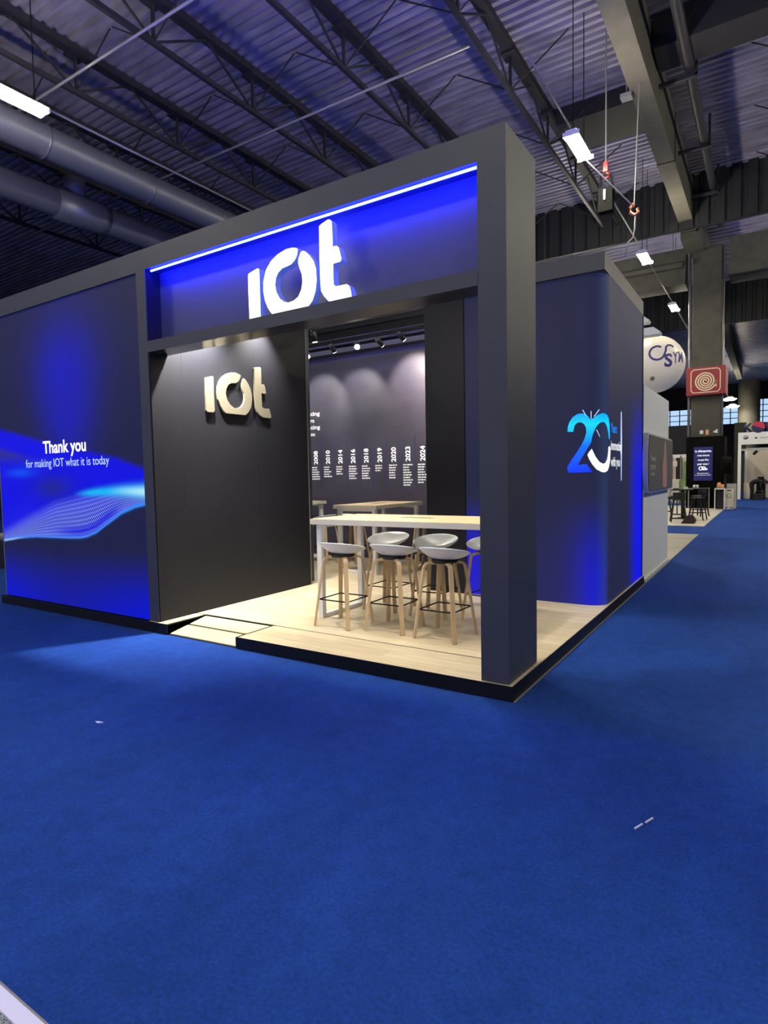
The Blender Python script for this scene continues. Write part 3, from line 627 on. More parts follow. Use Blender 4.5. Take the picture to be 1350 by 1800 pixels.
bar_table('pale oak bar table with white frame legs, nearest to the camera', -2.775, -.58, 1.01, 1.965)
bar_table('oak bar table behind the nearest one, standing end-on before the timeline wall', -4.60, -3.73, 3.81, 5.36, 'y')
bar_table('oak bar table mostly hidden behind the dark partition wall', -6.86, -5.95, 3.78, 5.36, 'y')

def bar_stool():
    t = thing('bar_stool', '', 'stool')
    # shell: sitter faces +y, low back towards -y
    n, R = 40, 11; bm = bmesh.new(); rings = []
    def rim(th):                                  # th=0 front(+y) .. pi back(-y)
        b = .5-.5*math.cos(th); return .806+.112*b**1.05+.008*math.sin(th)**2
    for j in range(R+1):
        t_ = j/R; ring = []
        for k in range(n):
            th = 2*PI*k/n; fl = t_**2.6 if t_ > 0 else 0
            a = .262; bq = .235 if math.cos(th) > 0 else .225
            rr_ = t_*(1+.02*fl); z = .776+(rim(th)-.776)*fl
            ring.append(bm.verts.new((a*rr_*math.sin(th), bq*rr_*math.cos(th)-.0, z)) if j else None)
        rings.append(ring)
    c = bm.verts.new((0, 0, .778))
    for k in range(n): bm.faces.new((c, rings[1][(k+1)%n], rings[1][k]))
    for j in range(1, R):
        for k in range(n): bm.faces.new((rings[j][k], rings[j][(k+1)%n], rings[j+1][(k+1)%n], rings[j+1][k]))
    bmesh.ops.recalc_face_normals(bm, faces=bm.faces[:]); me = bpy.data.meshes.new('seat_shell'); bm.to_mesh(me); bm.free()
    o = link('seat_shell', me, 'shell', t, True); s = o.modifiers.new('thickness', 'SOLIDIFY'); s.thickness = .016; s.offset = 0
    sb = o.modifiers.new('sub', 'SUBSURF'); sb.levels = 1; sb.render_levels = 1
    MB().tube([(0,0,.745), (0,0,.772)], [.125, .135], 24).build('under_pad', 'black', t, True)
    for sx in (-1, 1):
        for sy in (-1, 1):
            a = Vector((sx*.225, sy*.235, 0)); b = Vector((sx*.150, sy*.155, .70))
            pts = [a, a.lerp(b, .5), b]
            for q in (.25, .5, .75, 1.0):
                ang = q*PI/2; pts.append(b+Vector((-sx*.055*(1-math.cos(ang)), -sy*.055*(1-math.cos(ang)), .04*math.sin(ang))))
            pts.append(Vector((sx*.03, sy*.03, .741)))
            d = Vector((-sy*sx, 1, 0)) if False else Vector((sy, -sx, 0))
            MB().flat(pts, .046, .024, side=d).build('leg', 'oakleg', t, bevel=.004)
    h, z = .188, .288; m = MB(); cs = [(-h, -h*1.04, z), (h, -h*1.04, z), (h, h*1.04, z), (-h, h*1.04, z)]
    for i in range(4): m.tube([cs[i], cs[(i+1)%4]], .0075, 8)
    m.build('foot_ring', 'steelblk', t)
    return t
st0 = bar_stool(); GS = 'white bar stools with oak legs'
STL = [(-2.31, .995, 0, 'white bar stool on the near side of the front table, leftmost'),
       (-1.712, 1.10-.01, 0.03, 'white bar stool on the near side of the front table, middle one'),
       (-1.10, 1.065, -.03, 'white bar stool on the near side of the front table, nearest to the corner pillar'),
       (-2.30, 1.915, PI, 'white bar stool on the far side of the front table, leftmost'),
       (-1.635, 1.885, PI+.04, 'white bar stool on the far side of the front table, middle one'),
       (-.99, 1.95, PI-.1, 'white bar stool on the far side of the front table, cut by the corner pillar'),
       (-5.02, 4.95, -PI/2, 'white bar stool left of the second table, seat just showing over the front table'),
       (-5.55, 4.75, PI/2, 'white bar stool beside the hidden third table, only its legs visible'),
       (-6.42, 4.55, .5, 'white bar stool under the hidden third table, seat seen at the partition edge'),
       (-3.30, 4.75, PI/2, 'white bar stool at the right side of the second table, legs by the black cabin')]
for i, (x, y, a, lb) in enumerate(STL):
    o = st0 if i == 0 else copy_tree(st0); o.location = (x, y, P); o.rotation_euler.z = a; tag(o, lb, 'stool', GS)

# ---- spotlights (heads on a rail)
tag(MB().box(-6.9, -2.42, 4.58, 4.62, 4.13, 4.165).box(-6.9, -2.42, 4.58, 4.62, 4.235, 4.25).box(-6.9, -6.86, 4.58, 5.45, 4.13, 4.25).build('lighting_rail', 'chord'), 'thin metal lighting rail above the rear tables', 'rail').location.z = -.02
def spot(x, y, z, aim, watts, label, group='booth spotlights', anchor=None, ang=60, col=(1.0, .92, .80), bright=60, r=.045, blend=.6):
    t = thing('spotlight', label, 'spotlight', (x, y, z), group=group)
    d = (Vector(aim)-Vector((x, y, z))).normalized(); a = d*-.09; b = d*.07
    MB().tube([a, b], r, 16).build('lamp_head', 'black', t, True)
    MB().bar((0, 0, .02), anchor or (0, 0, .075), .02).build('yoke', 'black', t)
    k = f'lens{bright}'
    if k not in MT: MT[k] = mat('lens_glow', (255, 245, 220), .3, emit=(1.0, .88, .66), es=bright)
    MB().tube([b, b+d*.006], r*.86, 16).build('lens', k, t)
    ld = bpy.data.lights.new('spot_beam', 'SPOT'); ld.energy = watts*SPOT_W; ld.spot_size = math.radians(ang); ld.spot_blend = blend; ld.color = col; ld.shadow_soft_size = .04
    lo = bpy.data.objects.new('spot_beam', ld); COL.objects.link(lo); lo.parent = t; lo.location = b+d*.03; lo.rotation_euler = d.to_track_quat('-Z', 'Y').to_euler()
    return t
spot(-4.59, 4.6, 4.06, (-1.9, 1.3, 1.0), 220, 'bright spotlight on the rear rail shining at the camera', bright=220, r=.05)
spot(-5.72, 4.6, 4.03, (-2.6, 1.6, .6), 110, 'spotlight on the rear rail glowing at the partition edge', bright=120, r=.04)
spot(-5.13, 4.6, 4.07, (-5.2, 5.58, 3.2), 120, 'dark spotlight head on the rear rail, third from the right', bright=20, ang=70)
spot(-4.10, 4.6, 4.04, (-3.95, 5.58, 3.4), 190, 'dark spotlight head on the rear rail, second from the right', bright=20, ang=75, col=(1, .84, .74))
spot(-3.67, 4.6, 4.08, (-3.4, 5.58, 3.4), 120, 'dark spotlight head on the rear rail nearest the black cabin', bright=20, ang=75, col=(1, .84, .74))
spot(-6.05, 4.6, 4.04, (-6.15, 5.58, 3.2), 120, 'spotlight on the rear rail hidden behind the partition wall', bright=20, ang=70)
GH = 'spotlights behind the portal beam'
AN = (0, -.08, .2)
spot(-3.86, .62, 3.98, (-4.2, .62, 3.2), 1700, 'spotlight hidden behind the portal fascia washing the left of the cream logo', GH, (-.34, 0, 0), 108, bright=20, blend=1)
spot(-3.86, 1.75, 3.98, (-4.2, 1.7, 3.2), 420, 'spotlight hidden behind the portal fascia washing the right of the cream logo', GH, (-.34, 0, 0), 88, bright=20, blend=1)
spot(-2.6, .38, 3.95, (-2.9, 1.2, P), 165, 'spotlight hidden behind the portal fascia over the ramp', GH, AN, 72, bright=20)
spot(-1.4, .38, 3.95, (-1.4, 1.5, P), 225, 'spotlight hidden behind the portal fascia over the front table', GH, AN, 72, bright=20)
spot(-.62, .42, 3.95, (-.6, 1.9, P), 130, 'spotlight hidden behind the corner pillar', GH, AN, 75, bright=20)
spot(-2.0, .42, 3.9, (-1.85, 3.12, 2.9), 60, 'spotlight washing the seam of the black cabin', GH, AN, 50, bright=20, blend=1)
spot(-4.6, 3.42, 3.98, (-4.4, 4.3, P), 190, 'spotlight hidden behind the rear fascia over the second table', GH, (0, -.14, .12), 110, bright=20)

# ================================================================== NEIGHBOURS ALONG THE AISLE
nb = thing('neighbour_wall', 'white wall of the neighbouring stand right behind the corner wall', 'wall', (-.1, 7, 0))
atp(MB().box(-.14, -.02, 5.66, 8.32, .02, 3.05).build('wall_panel', 'white2', bevel=.004), nb)
atp(box('base_strip', -.02, .012, 5.66, 8.32, .0, .06, 'tvlight'), nb)
atp(box('return_panel', -5, -.14, 8.2, 8.32, .02, 3.05, 'white2'), nb)
tag(box('neighbour_floor', -6, .02, 5.66, 13.9, 0, .018, 'grey_floor'), 'grey laminate stand floor beyond the white wall', 'floor')
tag(box('neighbour_floor', -6.5, -.08, 16.6, 28.8, 0, .018, 'pale_floor'), 'pale whitish stand floor carrying the black bar table', 'floor')
tag(box('edge_trim_strip', .008, .026, .0, 8.3, 0, .004, 'grey'), 'thin grey tape along the foot of the black plinth', 'tape')
# curved display on the white wall
tv = thing('curved_display', 'large grey curved display panel mounted on the white neighbouring wall', 'display', (.05, 6.9, 1.85))
yl, yr = 5.62, 8.25
def edge_y(z, off=0):
    return yl-off+.10*((z-1.86)/.42)**2
def slab(x0, x1, off, mrg, mname, nm):
    m = MB(); zs_ = [1.86+(.43+mrg)*(k/12*2-1) for k in range(13)]
    L_ = [(edge_y(z, off), z) for z in zs_]; poly = L_+[(yr+mrg, zs_[-1]), (yr+mrg, zs_[0])]
    m.prism(poly, lambda a, b: (x1, a, b), lambda a, b: (x0, a, b)); return atp(m.build(nm, mname), tv)
slab(-.02, .045, .06, .03, 'tvlight', 'bezel'); slab(.045, .062, 0, 0, 'tvgrey', 'print_face')
m = MB(); pr = [(7.05, 1.46), (7.25, 1.44), (7.5, 1.47), (7.52, 1.75), (7.42, 2.0), (7.34, 2.25), (7.22, 2.26), (7.15, 2.02), (7.0, 1.8)]
m.prism(pr, lambda a, b: (.065, a, b), lambda a, b: (.062, a, b)); o = atp(m.build('pink_motif', 'skin'), tv); o['label'] = 'muted pink vertical shape printed on the display'
tvf = lambda a, b: (.065, a, b)
atp(text('lettering', 'Tomojis', 5.78, 6.28, 1.90, .08, tvf, 'greytext', bold=.01), tv)
atp(text('lettering', 'STRICTE', 5.78, 6.24, 1.76, .07, tvf, 'greytext', bold=.01), tv)
atp(text('lettering', 'MEMBRE', 5.80, 6.18, 1.66, .045, tvf, 'greytext', bold=.01), tv)
# long white lamps and balloon
for (x0, x1, z, lb) in ((-2.6, -.80, 5.22, 'upper white flat bar lamp above the balloon'), (-2.3, -.56, 4.92, 'lower white flat bar lamp above the balloon')):
    t = thing('bar_lamp', lb, 'lamp', (-1, 11, z), group='white bar lamps')
    m = MB(); m.prism([(x0, -.07), (x1, -.07), (x1+.03, -.02), (x1-.12, .10), (x0, .10)], lambda a, b: (a, 10.8, z+b), lambda a, b: (a, 11.1, z+b)); atp(m.build('housing', 'tvlight'), t)
    atp(MB().tube([(x0+.1+z*0, 10.95, z), (x0+.1, 10.95, 0.018)], .03, 8).build('mast', 'grey'), t)
bl = thing('balloon', 'big white round balloon printed with a violet loop and SYM', 'balloon', (-.83, 12, 4.36))
bm = bmesh.new(); bmesh.ops.create_uvsphere(bm, u_segments=48, v_segments=32, radius=.69); me = bpy.data.meshes.new('balloon_skin'); bm.to_mesh(me); bm.free(); link('balloon_skin', me, 'balloon', bl, True)
bl['label'] = 'big white round balloon printed with a violet loop and SYM'
def sph(a, b, R2=.695):
    lon = a/.69+.144; lat = b/.69; return (R2*math.cos(lat)*math.sin(lon), -R2*math.cos(lat)*math.cos(lon), R2*math.sin(lat))
text('lettering', 'S', .22, .41, -.16, .30, sph, 'navyprint', bl, bold=.03); text('lettering', 'Y', .43, .56, -.08, .26, sph, 'navyprint', bl, bold=.03)
text('lettering', 'M', .58, .78, -.05, .25, sph, 'navyprint', bl, bold=.03); text('lettering', 'com', .52, .80, -.28, .07, sph, 'greytext', bl); text('lettering', 'way', .55, .78, -.42, .07, sph, 'greytext', bl)
m = MB(); cc = [(.06+.17*math.cos(t), .17+.17*math.sin(t)) for t in [PI*.30+k*(PI*1.55)/22 for k in range(23)]]
cc += [(.235+.02*k, .12+.07*k) for k in (1, 2)]+[(.38+.11*math.cos(t), .25+.11*math.sin(t)) for t in [PI*.95-k*PI*.8/10 for k in range(11)]]
for p_, q_ in zip(cc, cc[1:]): m.bar(sph(*p_, .693), sph(*q_, .693), .045, .012, upv=(.144, -1, 0))
m.build('loop_mark', 'navyprint', bl)
MB().tube([(0, 0, -.66), (0, 0, -4.34)], .02, 8).build('mast', 'grey', bl); MB().tube([(.06, -.66, -.42), (.06, -.70, -.44)], .05, 12).build('valve', 'grey', bl)
tag(box('tall_board', -1.75, -1.02, 11.2, 11.3, .018, 4.0, 'tvlight'), 'tall pale panel standing under the balloon, mostly hidden', 'panel')

# red hose sign, cladding, poster on the pillar
hs = thing('fire_hose_sign', 'large red box sign with a coiled fire hose symbol on the pillar', 'sign', (-.93, 27.6, 5.7))
atp(box('sign_box', -1.70, -.13, 26.75, 28.6, 5.16, 6.42, 'red', bevel=.02), hs)
atp(box('side_plate', -.13, -.12, 26.8, 28.5, 5.2, 6.38, 'redside'), hs)
def ring_rr(x0, x1, z0, z1, r, w, y, nm, m_):
    pts = []
    for cx_, cz_, a0 in ((x1-r, z1-r, 0), (x0+r, z1-r, 90), (x0+r, z0+r, 180), (x1-r, z0+r, 270)):
        for k in range(6): a = math.radians(a0+k*18); pts.append((cx_+r*math.cos(a), y, cz_+r*math.sin(a)))
    m = MB()
    for i in range(len(pts)): m.bar(pts[i], pts[(i+1)%len(pts)], .008, w, upv=(0, 1, 0)) if False else m.bar(pts[i], pts[(i+1)%len(pts)], w, .01, upv=(0, 1, 0))
    return m.build(nm, m_)
atp(ring_rr(-1.50, -.33, 5.28, 6.32, .16, .035, 26.745, 'border_line', 'cream2'), hs)
m = MB(); pp_ = [(-.92+ (.04+.40*k/110)*math.cos(k*.2285), 26.74, 5.78+(.04+.40*k/110)*math.sin(k*.2285)) for k in range(111)]
for a_, b_ in zip(pp_, pp_[1:]): m.bar(a_, b_, .055, .01, upv=(0, 1, 0))
m.bar((-.50, 26.74, 5.78), (-.49, 26.74, 5.5), .06, .01, upv=(0, 1, 0)); atp(m.build('hose_symbol', 'cream2'), hs)
cl = thing('pillar_cladding', 'black box cladding wrapped around the foot of the tall pillar', 'cladding', (-.9, 27.4, 0))
atp(box('cladding_box', -1.66, -.12, 26.7, 28.5, .018, 3.28, 'hoistblk'), cl)
tag(box('wall_notice', -1.14, -1.0, 26.985, 27.0, 3.42, 3.58, 'white'), 'small white square notice on the pillar, left one', 'notice')
tag(box('wall_notice', -.9, -.78, 26.985, 27.0, 3.38, 3.60, 'orange'), 'small reddish notice on the pillar, middle one', 'notice')
tag(MB().prism([(-.62, 3.48), (-.42, 3.42), (-.42, 3.62)], lambda a, b: (a, 26.98, b), lambda a, b: (a, 27.0, b)).build('wall_notice', 'white'), 'small white wedge notice on the pillar, right one', 'notice')
po = thing('poster', 'navy blue poster with white French lines on the black cladding', 'poster', (-.97, 26.68, 2.05))
atp(box('poster_sheet', -1.345, -.575, 26.66, 26.695, 1.28, 2.81, 'poster'), po)
pf = lambda a, b: (a, 26.655, b)
for ln, x0, x1, z, h in (('La téléexpertise,', -1.29, -.63, 2.58, .10), ("c'est encore", -1.20, -.71, 2.39, .09), ('un peu flou', -1.17, -.74, 2.19, .09), ('pour vous ?', -1.19, -.73, 2.0, .09),
                         ('Rencontrons-nous', -1.19, -.74, 1.60, .04), ('sur notre stand pour en parler', -1.28, -.64, 1.52, .035)):
    atp(text('lettering', ln, x0, x1, z, h, pf, 'printw', bold=.02), po)
m = MB()
for cx_, r_ in ((-1.05, .075), (-.93, .07)):
    q = [(cx_+r_*math.cos(2*PI*k/14), 26.65, 1.84+r_*math.sin(2*PI*k/14)) for k in range(15)]
    for a_, b_ in zip(q, q[1:]): m.bar(a_, b_, .035, .01, upv=(0, 1, 0))
atp(m.build('loop_mark', 'printw'), po); atp(text('lettering', 'SYM', -.97, -.79, 1.76, .09, pf, 'printw', bold=.03), po)
# shelf, cups, reel, bins, people-free props in front of the cladding
sh = thing('wall_shelf', 'thin dark ledge with rail on the black cladding', 'shelf', (-1, 26.5, .92))
atp(MB().box(-1.62, -.65, 26.45, 26.7, .92, .95).box(-1.55, -1.5, 26.5, 26.55, .018, .92).box(-.72, -.67, 26.5, 26.55, .018, .92).build('ledge', 'grey'), sh)
for x, lb in ((-1.30, 'small white cup on the dark ledge, left one'), (-1.17, 'small white cup on the dark ledge, right one')):
    tag(MB().tube([(x, 26.56, .95), (x, 26.56, 1.09)], [.05, .06], 12).build('cup', 'white', None, True), lb, 'cup', 'white cups on the ledge')
fn = thing('drum_fan', 'black round drum fan beside the black cladding', 'fan', (.0, 26.4, 1.95))
atp(MB().tube([(-.22, 26.4, 1.95), (-.2, 26.4, 1.95), (.14, 26.35, 1.95), (.17, 26.35, 1.95)], [.30, .36, .38, .33], 24).build('drum', 'hoistblk', None, True), fn)
for dx in (-.08, .0, .08): atp(MB().tube([(dx, 26.38, 1.95), (dx+.025, 26.38, 1.95)], .385, 24).build('rib', 'hoistblk', None, True), fn)
atp(MB().tube([(-.06, 26.4, 1.6), (-.06, 26.4, 1.05), (-.06, 26.4, .03)], .04, 8).box(-.3, .12, 26.25, 26.55, .01, .04).build('stand', 'black'), fn)
tb = thing('side_counter', 'small counter with white legs and a black side panel', 'counter', (-.22, 26, 0))
atp(box('counter_top', -.43, -.02, 25.7, 26.2, .90, .95, 'tvlight'), tb); atp(box('black_panel', -.36, -.08, 25.9, 25.95, .04, .90, 'black'), tb)
for x in (-.41, -.05): atp(box('leg', x-.02, x+.02, 25.72, 25.76, .018, .90, 'white'), tb)
tag(MB().tube([(-.27, 25.95, .95), (-.27, 25.95, 1.2)], [.1, .06], 10).tube([(-.14, 25.9, .95), (-.14, 25.9, 1.12)], [.07, .07], 10).build('goods_bag', 'orange', None, True), 'small orange bag of goods on the side counter', 'bag')
bn = thing('recycling_bin', 'white recycling bin with a green round mark', 'bin', (.14, 26.2, 0))
atp(MB().prism([(-.02, 0.02), (.27, .02), (.30, .9), (-.05, .9)], lambda a, b: (a, 25.9, b), lambda a, b: (a, 26.4, b)).build('bin_body', 'wbox'), bn)
atp(box('bin_slot', .04, .2, 25.88, 25.9, .84, .88, 'black'), bn)
q = [(.125+.085*math.cos(2*PI*k/14), 25.89, .62+.085*math.sin(2*PI*k/14)) for k in range(15)]; m = MB()
for a_, b_ in zip(q, q[1:]): m.bar(a_, b_, .03, .01, upv=(0, 1, 0))
atp(m.build('green_mark', 'green'), bn)
for x in (.03, .21): atp(MB().tube([(x, 25.86, .1), (x, 25.9, .1)], .03, 10).build('foot_screw', 'black'), bn)
tag(box('white_carton', -.02, .34, 26.9, 27.3, .0, 1.12, 'wbox'), 'white carton standing behind the recycling bin', 'carton')

# black bar table and stools in front
bt = thing('black_bar_table', 'black high table on a cross foot crowded with small items', 'table', (-.98, 19.6, 0))
atp(box('tabletop', -1.35, -.70, 19.3, 19.95, 1.04, 1.08, 'black'), bt); atp(MB().tube([(-1.0, 19.6, .06), (-1.0, 19.6, 1.04)], .06, 10).build('column', 'black', None, True), bt)
for a in range(4): atp(MB().bar((-1.0, 19.6, .05), (-1.0+.42*math.cos(a*PI/2+.4), 19.6+.42*math.sin(a*PI/2+.4), .035), .06, .04).build('foot', 'black'), bt)
def dstool():
    t = thing('black_bar_stool', '', 'stool')
    MB().box(-.2, .2, -.2, .2, .74, .79).build('seat', 'black', t, bevel=.02); MB().box(-.19, .19, -.2, -.17, .79, 1.0).build('backrest', 'black', t, bevel=.02)
    for sx in (-1, 1):
        for sy in (-1, 1): MB().bar((sx*.24, sy*.24, 0), (sx*.14, sy*.14, .74), .035).build('leg', 'black', t)
    m = MB(); h = .2
    for a_, b_ in (((-h,-h,.25),(h,-h,.25)), ((h,-h,.25),(h,h,.25)), ((h,h,.25),(-h,h,.25)), ((-h,h,.25),(-h,-h,.25))): m.tube([a_, b_], .012, 6)
    m.build('foot_rail', 'black', t); return t
d0 = dstool(); GD = 'black bar stools at the far high table'
for i, (x, y, a, lb) in enumerate([(-.98, 18.2, .2, 'black bar stool in front of the far high table, behind the maroon bag'), (-.50, 19.3, 1.4, 'black bar stool right of the far high table'), (-.62, 21.2, 2.6, 'black bar stool behind the far high table, farther one'),
                                  (-1.62, 19.8, -1.4, 'black bar stool left of the far high table, cut by the white wall')]):
    o = d0 if i == 0 else copy_tree(d0); o.location = (x, y, .018); o.rotation_euler.z = a; tag(o, lb, 'stool', GD)
tag(MB().prism([(-.83, .02), (-.42, .02), (-.38, .12), (-.50, .32), (-.62, .30), (-.74, .14)], lambda a, b: (a, 17.45, b), lambda a, b: (a, 17.75, b)).build('handbag', 'maroon', bevel=.03), 'slumped dark maroon bag on the pale floor', 'bag')
tag(box('white_box', -.98, -.84, 19.45, 19.6, 1.08, 1.17, 'wbox', bevel=.01), 'little white box on the far black high table', 'box')
tag(MB().box(-1.3, -1.12, 19.4, 19.6, 1.08, 1.12).build('black_case', 'black', bevel=.01), 'flat black case on the far black high table', 'case')
# low black bench
tag(MB().box(-2.6, -1.25, 22.0, 22.5, .62, .74).box(-1.5, -1.46, 22.1, 22.14, 0.018, .62).box(-2.4, -2.36, 22.1, 22.14, 0.018, .62).build('black_bench', 'black'), 'long black high bench top behind the far high table', 'bench')

# far shell stand left of the pillar
fs = thing('shell_stand', 'far white shell stand with a black doorway and a green picture', 'stand', (-3, 33, 0))
atp(box('back_wall', -6, -1.9, 34.0, 34.1, 0, 2.62, 'kwall'), fs); atp(box('header_rail', -6, -1.9, 32.9, 33.0, 2.48, 2.66, 'white'), fs)
atp(box('doorway', -2.95, -2.62, 33.95, 34.0, 1.25, 2.5, 'black'), fs); o = atp(box('green_picture', -2.56, -2.2, 33.93, 33.97, 1.2, 2.3, 'green'), fs); o['label'] = 'green foliage picture on the stand wall'
for x in (-3.0, -2.58): atp(box('post', x-.03, x+.03, 32.9, 32.96, 0, 2.6, 'grey'), fs)
atp(box('name_card', -2.98, -2.76, 32.88, 32.9, 2.0, 2.3, 'wbox'), fs)
tag(box('display_cabinet', -2.85, -2.5, 31.5, 32.0, .0, 1.3, 'wbox', bevel=.01), 'white display cabinet before the far shell stand', 'cabinet')
tag(box('display_cabinet', -2.45, -2.2, 31.7, 32.0, .0, 1.3, 'green'), 'greenish glass display cabinet before the far shell stand', 'cabinet')
tag(MB().box(-3.12, -3.08, 31.5, 31.54, 0, 1.3).box(-2.95, -2.91, 31.5, 31.54, 0, 1.3).box(-3.12, -2.91, 31.5, 31.54, 1.26, 1.3).build('metal_frame', 'grey'), 'thin metal rack frame left of the white cabinet', 'rack')
tag(box('card_stand', -1.95, -1.78, 20.9, 20.95, .0, 1.06, 'orange'), 'orange and cream standing card at the end of the white wall', 'sign')
tag(box('black_curtain', -9, -1.75, 37.9, 38.1, 0, 4.6, 'drape'), 'tall black curtain behind the far shell stand', 'curtain')
tag(box('black_curtain', -.78, .02, 50, 50.2, 0, 5.4, 'concrete_dk'), 'brownish hanging backdrop right of the tall pillar', 'backdrop')

# white stand at the far right
ks = thing('white_stand', 'white exhibition stand with header board at the end of the aisle', 'stand', (1.5, 38, 0))
atp(box('header_board', .0, 4.5, 36.9, 37.1, 3.22, 3.92, 'white'), ks)
atp(box('post', .0, .16, 36.9, 37.06, 0, 3.22, 'white2'), ks); atp(box('post', .3, .44, 38.4, 38.54, 0, 3.0, 'white2'), ks); atp(box('light_truss', .1, 4.5, 37.3, 37.42, 2.86, 2.98, 'white2'), ks)
atp(box('back_wall', .3, 5, 40.0, 40.1, 0, 3.1, 'kwall'), ks); atp(box('side_wall', -.02, .06, 37.2, 40, 0, 2.9, 'kwall'), ks)
hf = lambda a, b: (a, 36.89, b)
m = MB()
q = [(.39+.11*math.cos(2*PI*k/16), 36.885, 3.63+.09*math.sin(2*PI*k/16)) for k in range(17)]
for a_, b_ in zip(q, q[1:]): m.bar(a_, b_, .03, .01, upv=(0, 1, 0))
m.prism([(.29, 3.61), (.49, 3.65), (.44, 3.56), (.35, 3.55)], lambda a, b: (a, 36.885, b), lambda a, b: (a, 36.89, b)); atp(m.build('round_mark', 'navysign'), ks)
atp(MB().prism([(.80, 3.54), (.98, 3.54), (.90, 3.66)], lambda a, b: (a, 36.885, b), lambda a, b: (a, 36.89, b)).build('triangle_mark', 'navysign'), ks)
atp(text('lettering', 'STARTUPS', 1.08, 1.50, 3.54, .09, hf, 'grey', bold=.01), ks)
kl = thing('letter_sign', 'navy KOR letters with a crimson and navy disc on top of the white stand', 'sign', (.9, 37, 3.92))
kf = lambda a, b: (a, 36.93, b)
def ktext(nm, s_, a, b, z, h, m_):
    me_o = text(nm, s_, a, b, z, h, kf, m_, bold=.05); md = me_o.modifiers.new('d', 'SOLIDIFY'); md.thickness = .1; atp(me_o, kl)
ktext('letter_k', 'K', .30, .72, 3.97, .48, 'navysign'); ktext('letter_r', 'R', 1.36, 1.72, 3.97, .48, 'navysign')
m = MB(); cx_, cz_, r_ = 1.0, 4.2, .33
for mi, (a0, a1) in enumerate(((-20, 160), (160, 340))):
    poly = [(cx_+r_*math.cos(math.radians(a0+(a1-a0)*k/18)), cz_+r_*math.sin(math.radians(a0+(a1-a0)*k/18))) for k in range(19)]
    m.prism(poly, lambda a, b: (a, 36.88, b), lambda a, b: (a, 36.98, b), mi)
o = atp(m.build('disc_letter', ['crimson', 'navysign']), kl)
for x, lb in ((.86, 'black spotlight on the rail of the white stand'), (.16, 'black spotlight at the left post of the white stand')):
    t = thing('stand_spotlight', lb, 'spotlight', (x, 37.3, 2.75)); MB().tube([(-.08, -.05, -.1), (.08, .05, .08)], .08, 12).build('lamp_head', 'black', t, True); MB().bar((0, 0, 0), (0, .04, .16), .03).build('yoke', 'black', t)
tag(box('white_plinth', .30, .60, 37.6, 37.9, 0, .95, 'wbox', bevel=.01), 'plain white display plinth at the left of the white stand', 'plinth')

# ---- person bending over black cases
def skin(name, verts, edges, radii, m_, parent=None):
    me = bpy.data.meshes.new(name); me.from_pydata([tuple(v) for v in verts], edges, []); o = link(name, me, m_, parent)
    sk = o.modifiers.new('skin', 'SKIN'); 
    me.skin_vertices or None
    bm = bmesh.new(); bm.from_mesh(me); ly = bm.verts.layers.skin.verify()
    for v, r_ in zip(bm.verts, radii): v[ly].radius = (r_, r_)
    bm.verts.ensure_lookup_table(); bm.verts[0][ly].use_root = True
    bm.to_mesh(me); bm.free(); sk.use_smooth_shade = True
    sb = o.modifiers.new('sub', 'SUBSURF'); sb.levels = 2; sb.render_levels = 2; return o
pe = thing('person', 'person in black clothing bending forward over black cases', 'person', (.72, 36.3, 0))
V = [(0,0,.98), (.14,0,1.05), (.30,0,1.10), (.47,0,1.08), (.58,0,1.03), (-.02,-.11,.93), (.02,-.12,.52), (-.03,-.12,.09), (.10,-.14,.04), (.0,.11,.93), (.06,.14,.52), (.0,.16,.09), (.13,.18,.04),
     (.46,-.18,1.04), (.44,-.24,.78), (.52,-.22,.56), (.46,.18,1.04), (.42,.24,.80), (.46,.2,.58)]
Ed = [(0,1),(1,2),(2,3),(3,4),(0,5),(5,6),(6,7),(7,8),(0,9),(9,10),(10,11),(11,12),(3,13),(13,14),(14,15),(3,16),(16,17),(17,18)]
Ra = [.16,.15,.16,.15,.07,.11,.075,.05,.045,.11,.075,.05,.045,.075,.05,.035,.075,.05,.035]
skin('body', V, Ed, Ra, 'pcloth', pe)
bm = bmesh.new(); bmesh.ops.create_uvsphere(bm, u_segments=20, v_segments=14, radius=.11)
for v in bm.verts: v.co = Vector((v.co.x*1.15+.70, v.co.y*.85, v.co.z*.98+1.0))
me = bpy.data.meshes.new('head'); bm.to_mesh(me); bm.free(); link('head', me, 'pskin', pe, True)
bm = bmesh.new(); bmesh.ops.create_uvsphere(bm, u_segments=20, v_segments=14, radius=.122)
bmesh.ops.delete(bm, geom=[v for v in bm.verts if v.co.z < -.03], context='VERTS')
for v in bm.verts: v.co = Vector((v.co.x*1.15+.69, v.co.y*.88, v.co.z*.98+1.01))
me = bpy.data.meshes.new('hair'); bm.to_mesh(me); bm.free(); link('hair', me, 'phair', pe, True)
for s in (-1, 1):
    hb = Vector((.53, s*.22, .55)); m = MB(); m.flat([hb, hb+Vector((.01, 0, -.05)), hb+Vector((.02, 0, -.09))], .075, .03, side=(0, 1, 0))
    for k in range(4): 
        y_ = (k-1.5)*.02; ln = (.065, .078, .075, .058)[k]; m.tube([hb+Vector((.02, y_, -.085)), hb+Vector((.03, y_, -.085-ln*.5)), hb+Vector((.02, y_*.9, -.085-ln))], [.009, .0085, .007], 6)
    m.tube([hb+Vector((.01, -s*.035, -.03)), hb+Vector((.03, -s*.055, -.065)), hb+Vector((.035, -s*.05, -.1))], [.011, .01, .008], 6); m.build('hand', 'pskin', pe, True)
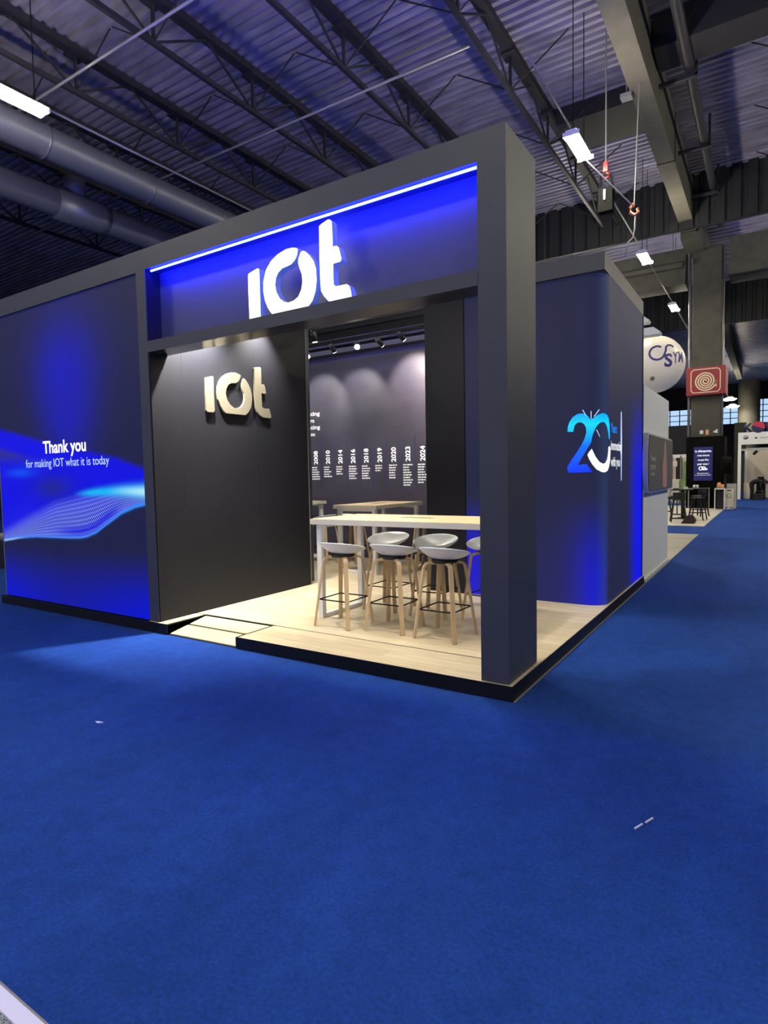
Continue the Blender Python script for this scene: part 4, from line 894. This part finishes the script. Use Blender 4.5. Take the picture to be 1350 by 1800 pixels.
tag(MB().box(.78, 1.35, 36.1, 36.6, 0, .36).box(.84, 1.28, 36.15, 36.55, .36, .40).build('equipment_case', 'black', bevel=.05), 'lower black equipment case under the bending person', 'case')
tag(MB().box(.92, 1.24, 36.12, 36.5, .40, .52).build('equipment_case', 'steelblk', bevel=.04), 'upper black equipment case open under the hands', 'case')
tag(MB().box(1.0, 1.32, 37.2, 37.45, 1.18, 1.32).box(.95, 1.4, 37.15, 37.5, 0, 1.18).build('black_monitor_stand', 'steelblk'), 'black box standing behind the bending person', 'box')
# ---- left end, behind the booth
lb_ = thing('low_black_counter', 'low black counter with a grey cloth seen past the left booth edge', 'counter', (-11.2, 2.2, 0))
atp(box('counter_body', -12.4, -10.1, 1.75, 2.9, 0, .55, 'black'), lb_); atp(MB().box(-12.2, -10.2, 1.8, 2.6, .55, .68).build('grey_cloth', 'grey', bevel=.05), lb_)
tag(box('black_backdrop', -16, -12, 9, 9.2, 0, 3.4, 'black'), 'tall black backdrop far behind the left end of the booth', 'backdrop')
# ---- foreground corner of the opposite stand
tag(box('white_edge_strip', -3.5, 3, -3.385, -3.333, 0, .012, 'trimwhite', bevel=.003), 'pale lilac edge profile in the bottom left corner', 'strip')
tag(box('edge_tape', -3.5, 3, -3.333, -3.322, 0, .003, 'grey'), 'thin grey tape beside the pale edge profile', 'tape')
tag(box('speckled_carpet', -3.5, 3, -6.5, -3.385, 0, .008, 'speck'), 'speckled grey carpet in the bottom left corner', 'carpet')
tag(MB().prism([(-2.44, -1.84), (-2.40, -1.85), (-2.37, -1.82), (-2.41, -1.825)], lambda a, b: (a, b, .006), lambda a, b: (a, b, .001)).build('paper_scrap', 'paper'), 'tiny white scrap on the carpet at the left', 'scrap')
for (x, y, a, lb) in ((1.105, -1.23, .9, 'tiny white thread on the carpet at the right, nearer one'), (1.14, -1.15, .9, 'tiny white thread on the carpet at the right, farther one')):
    tag(MB().bar((x-.012, y-.03, .005), (x+.012, y+.03, .005), .008, .005).build('thread_scrap', 'paper'), lb, 'scrap', 'white threads on the carpet')
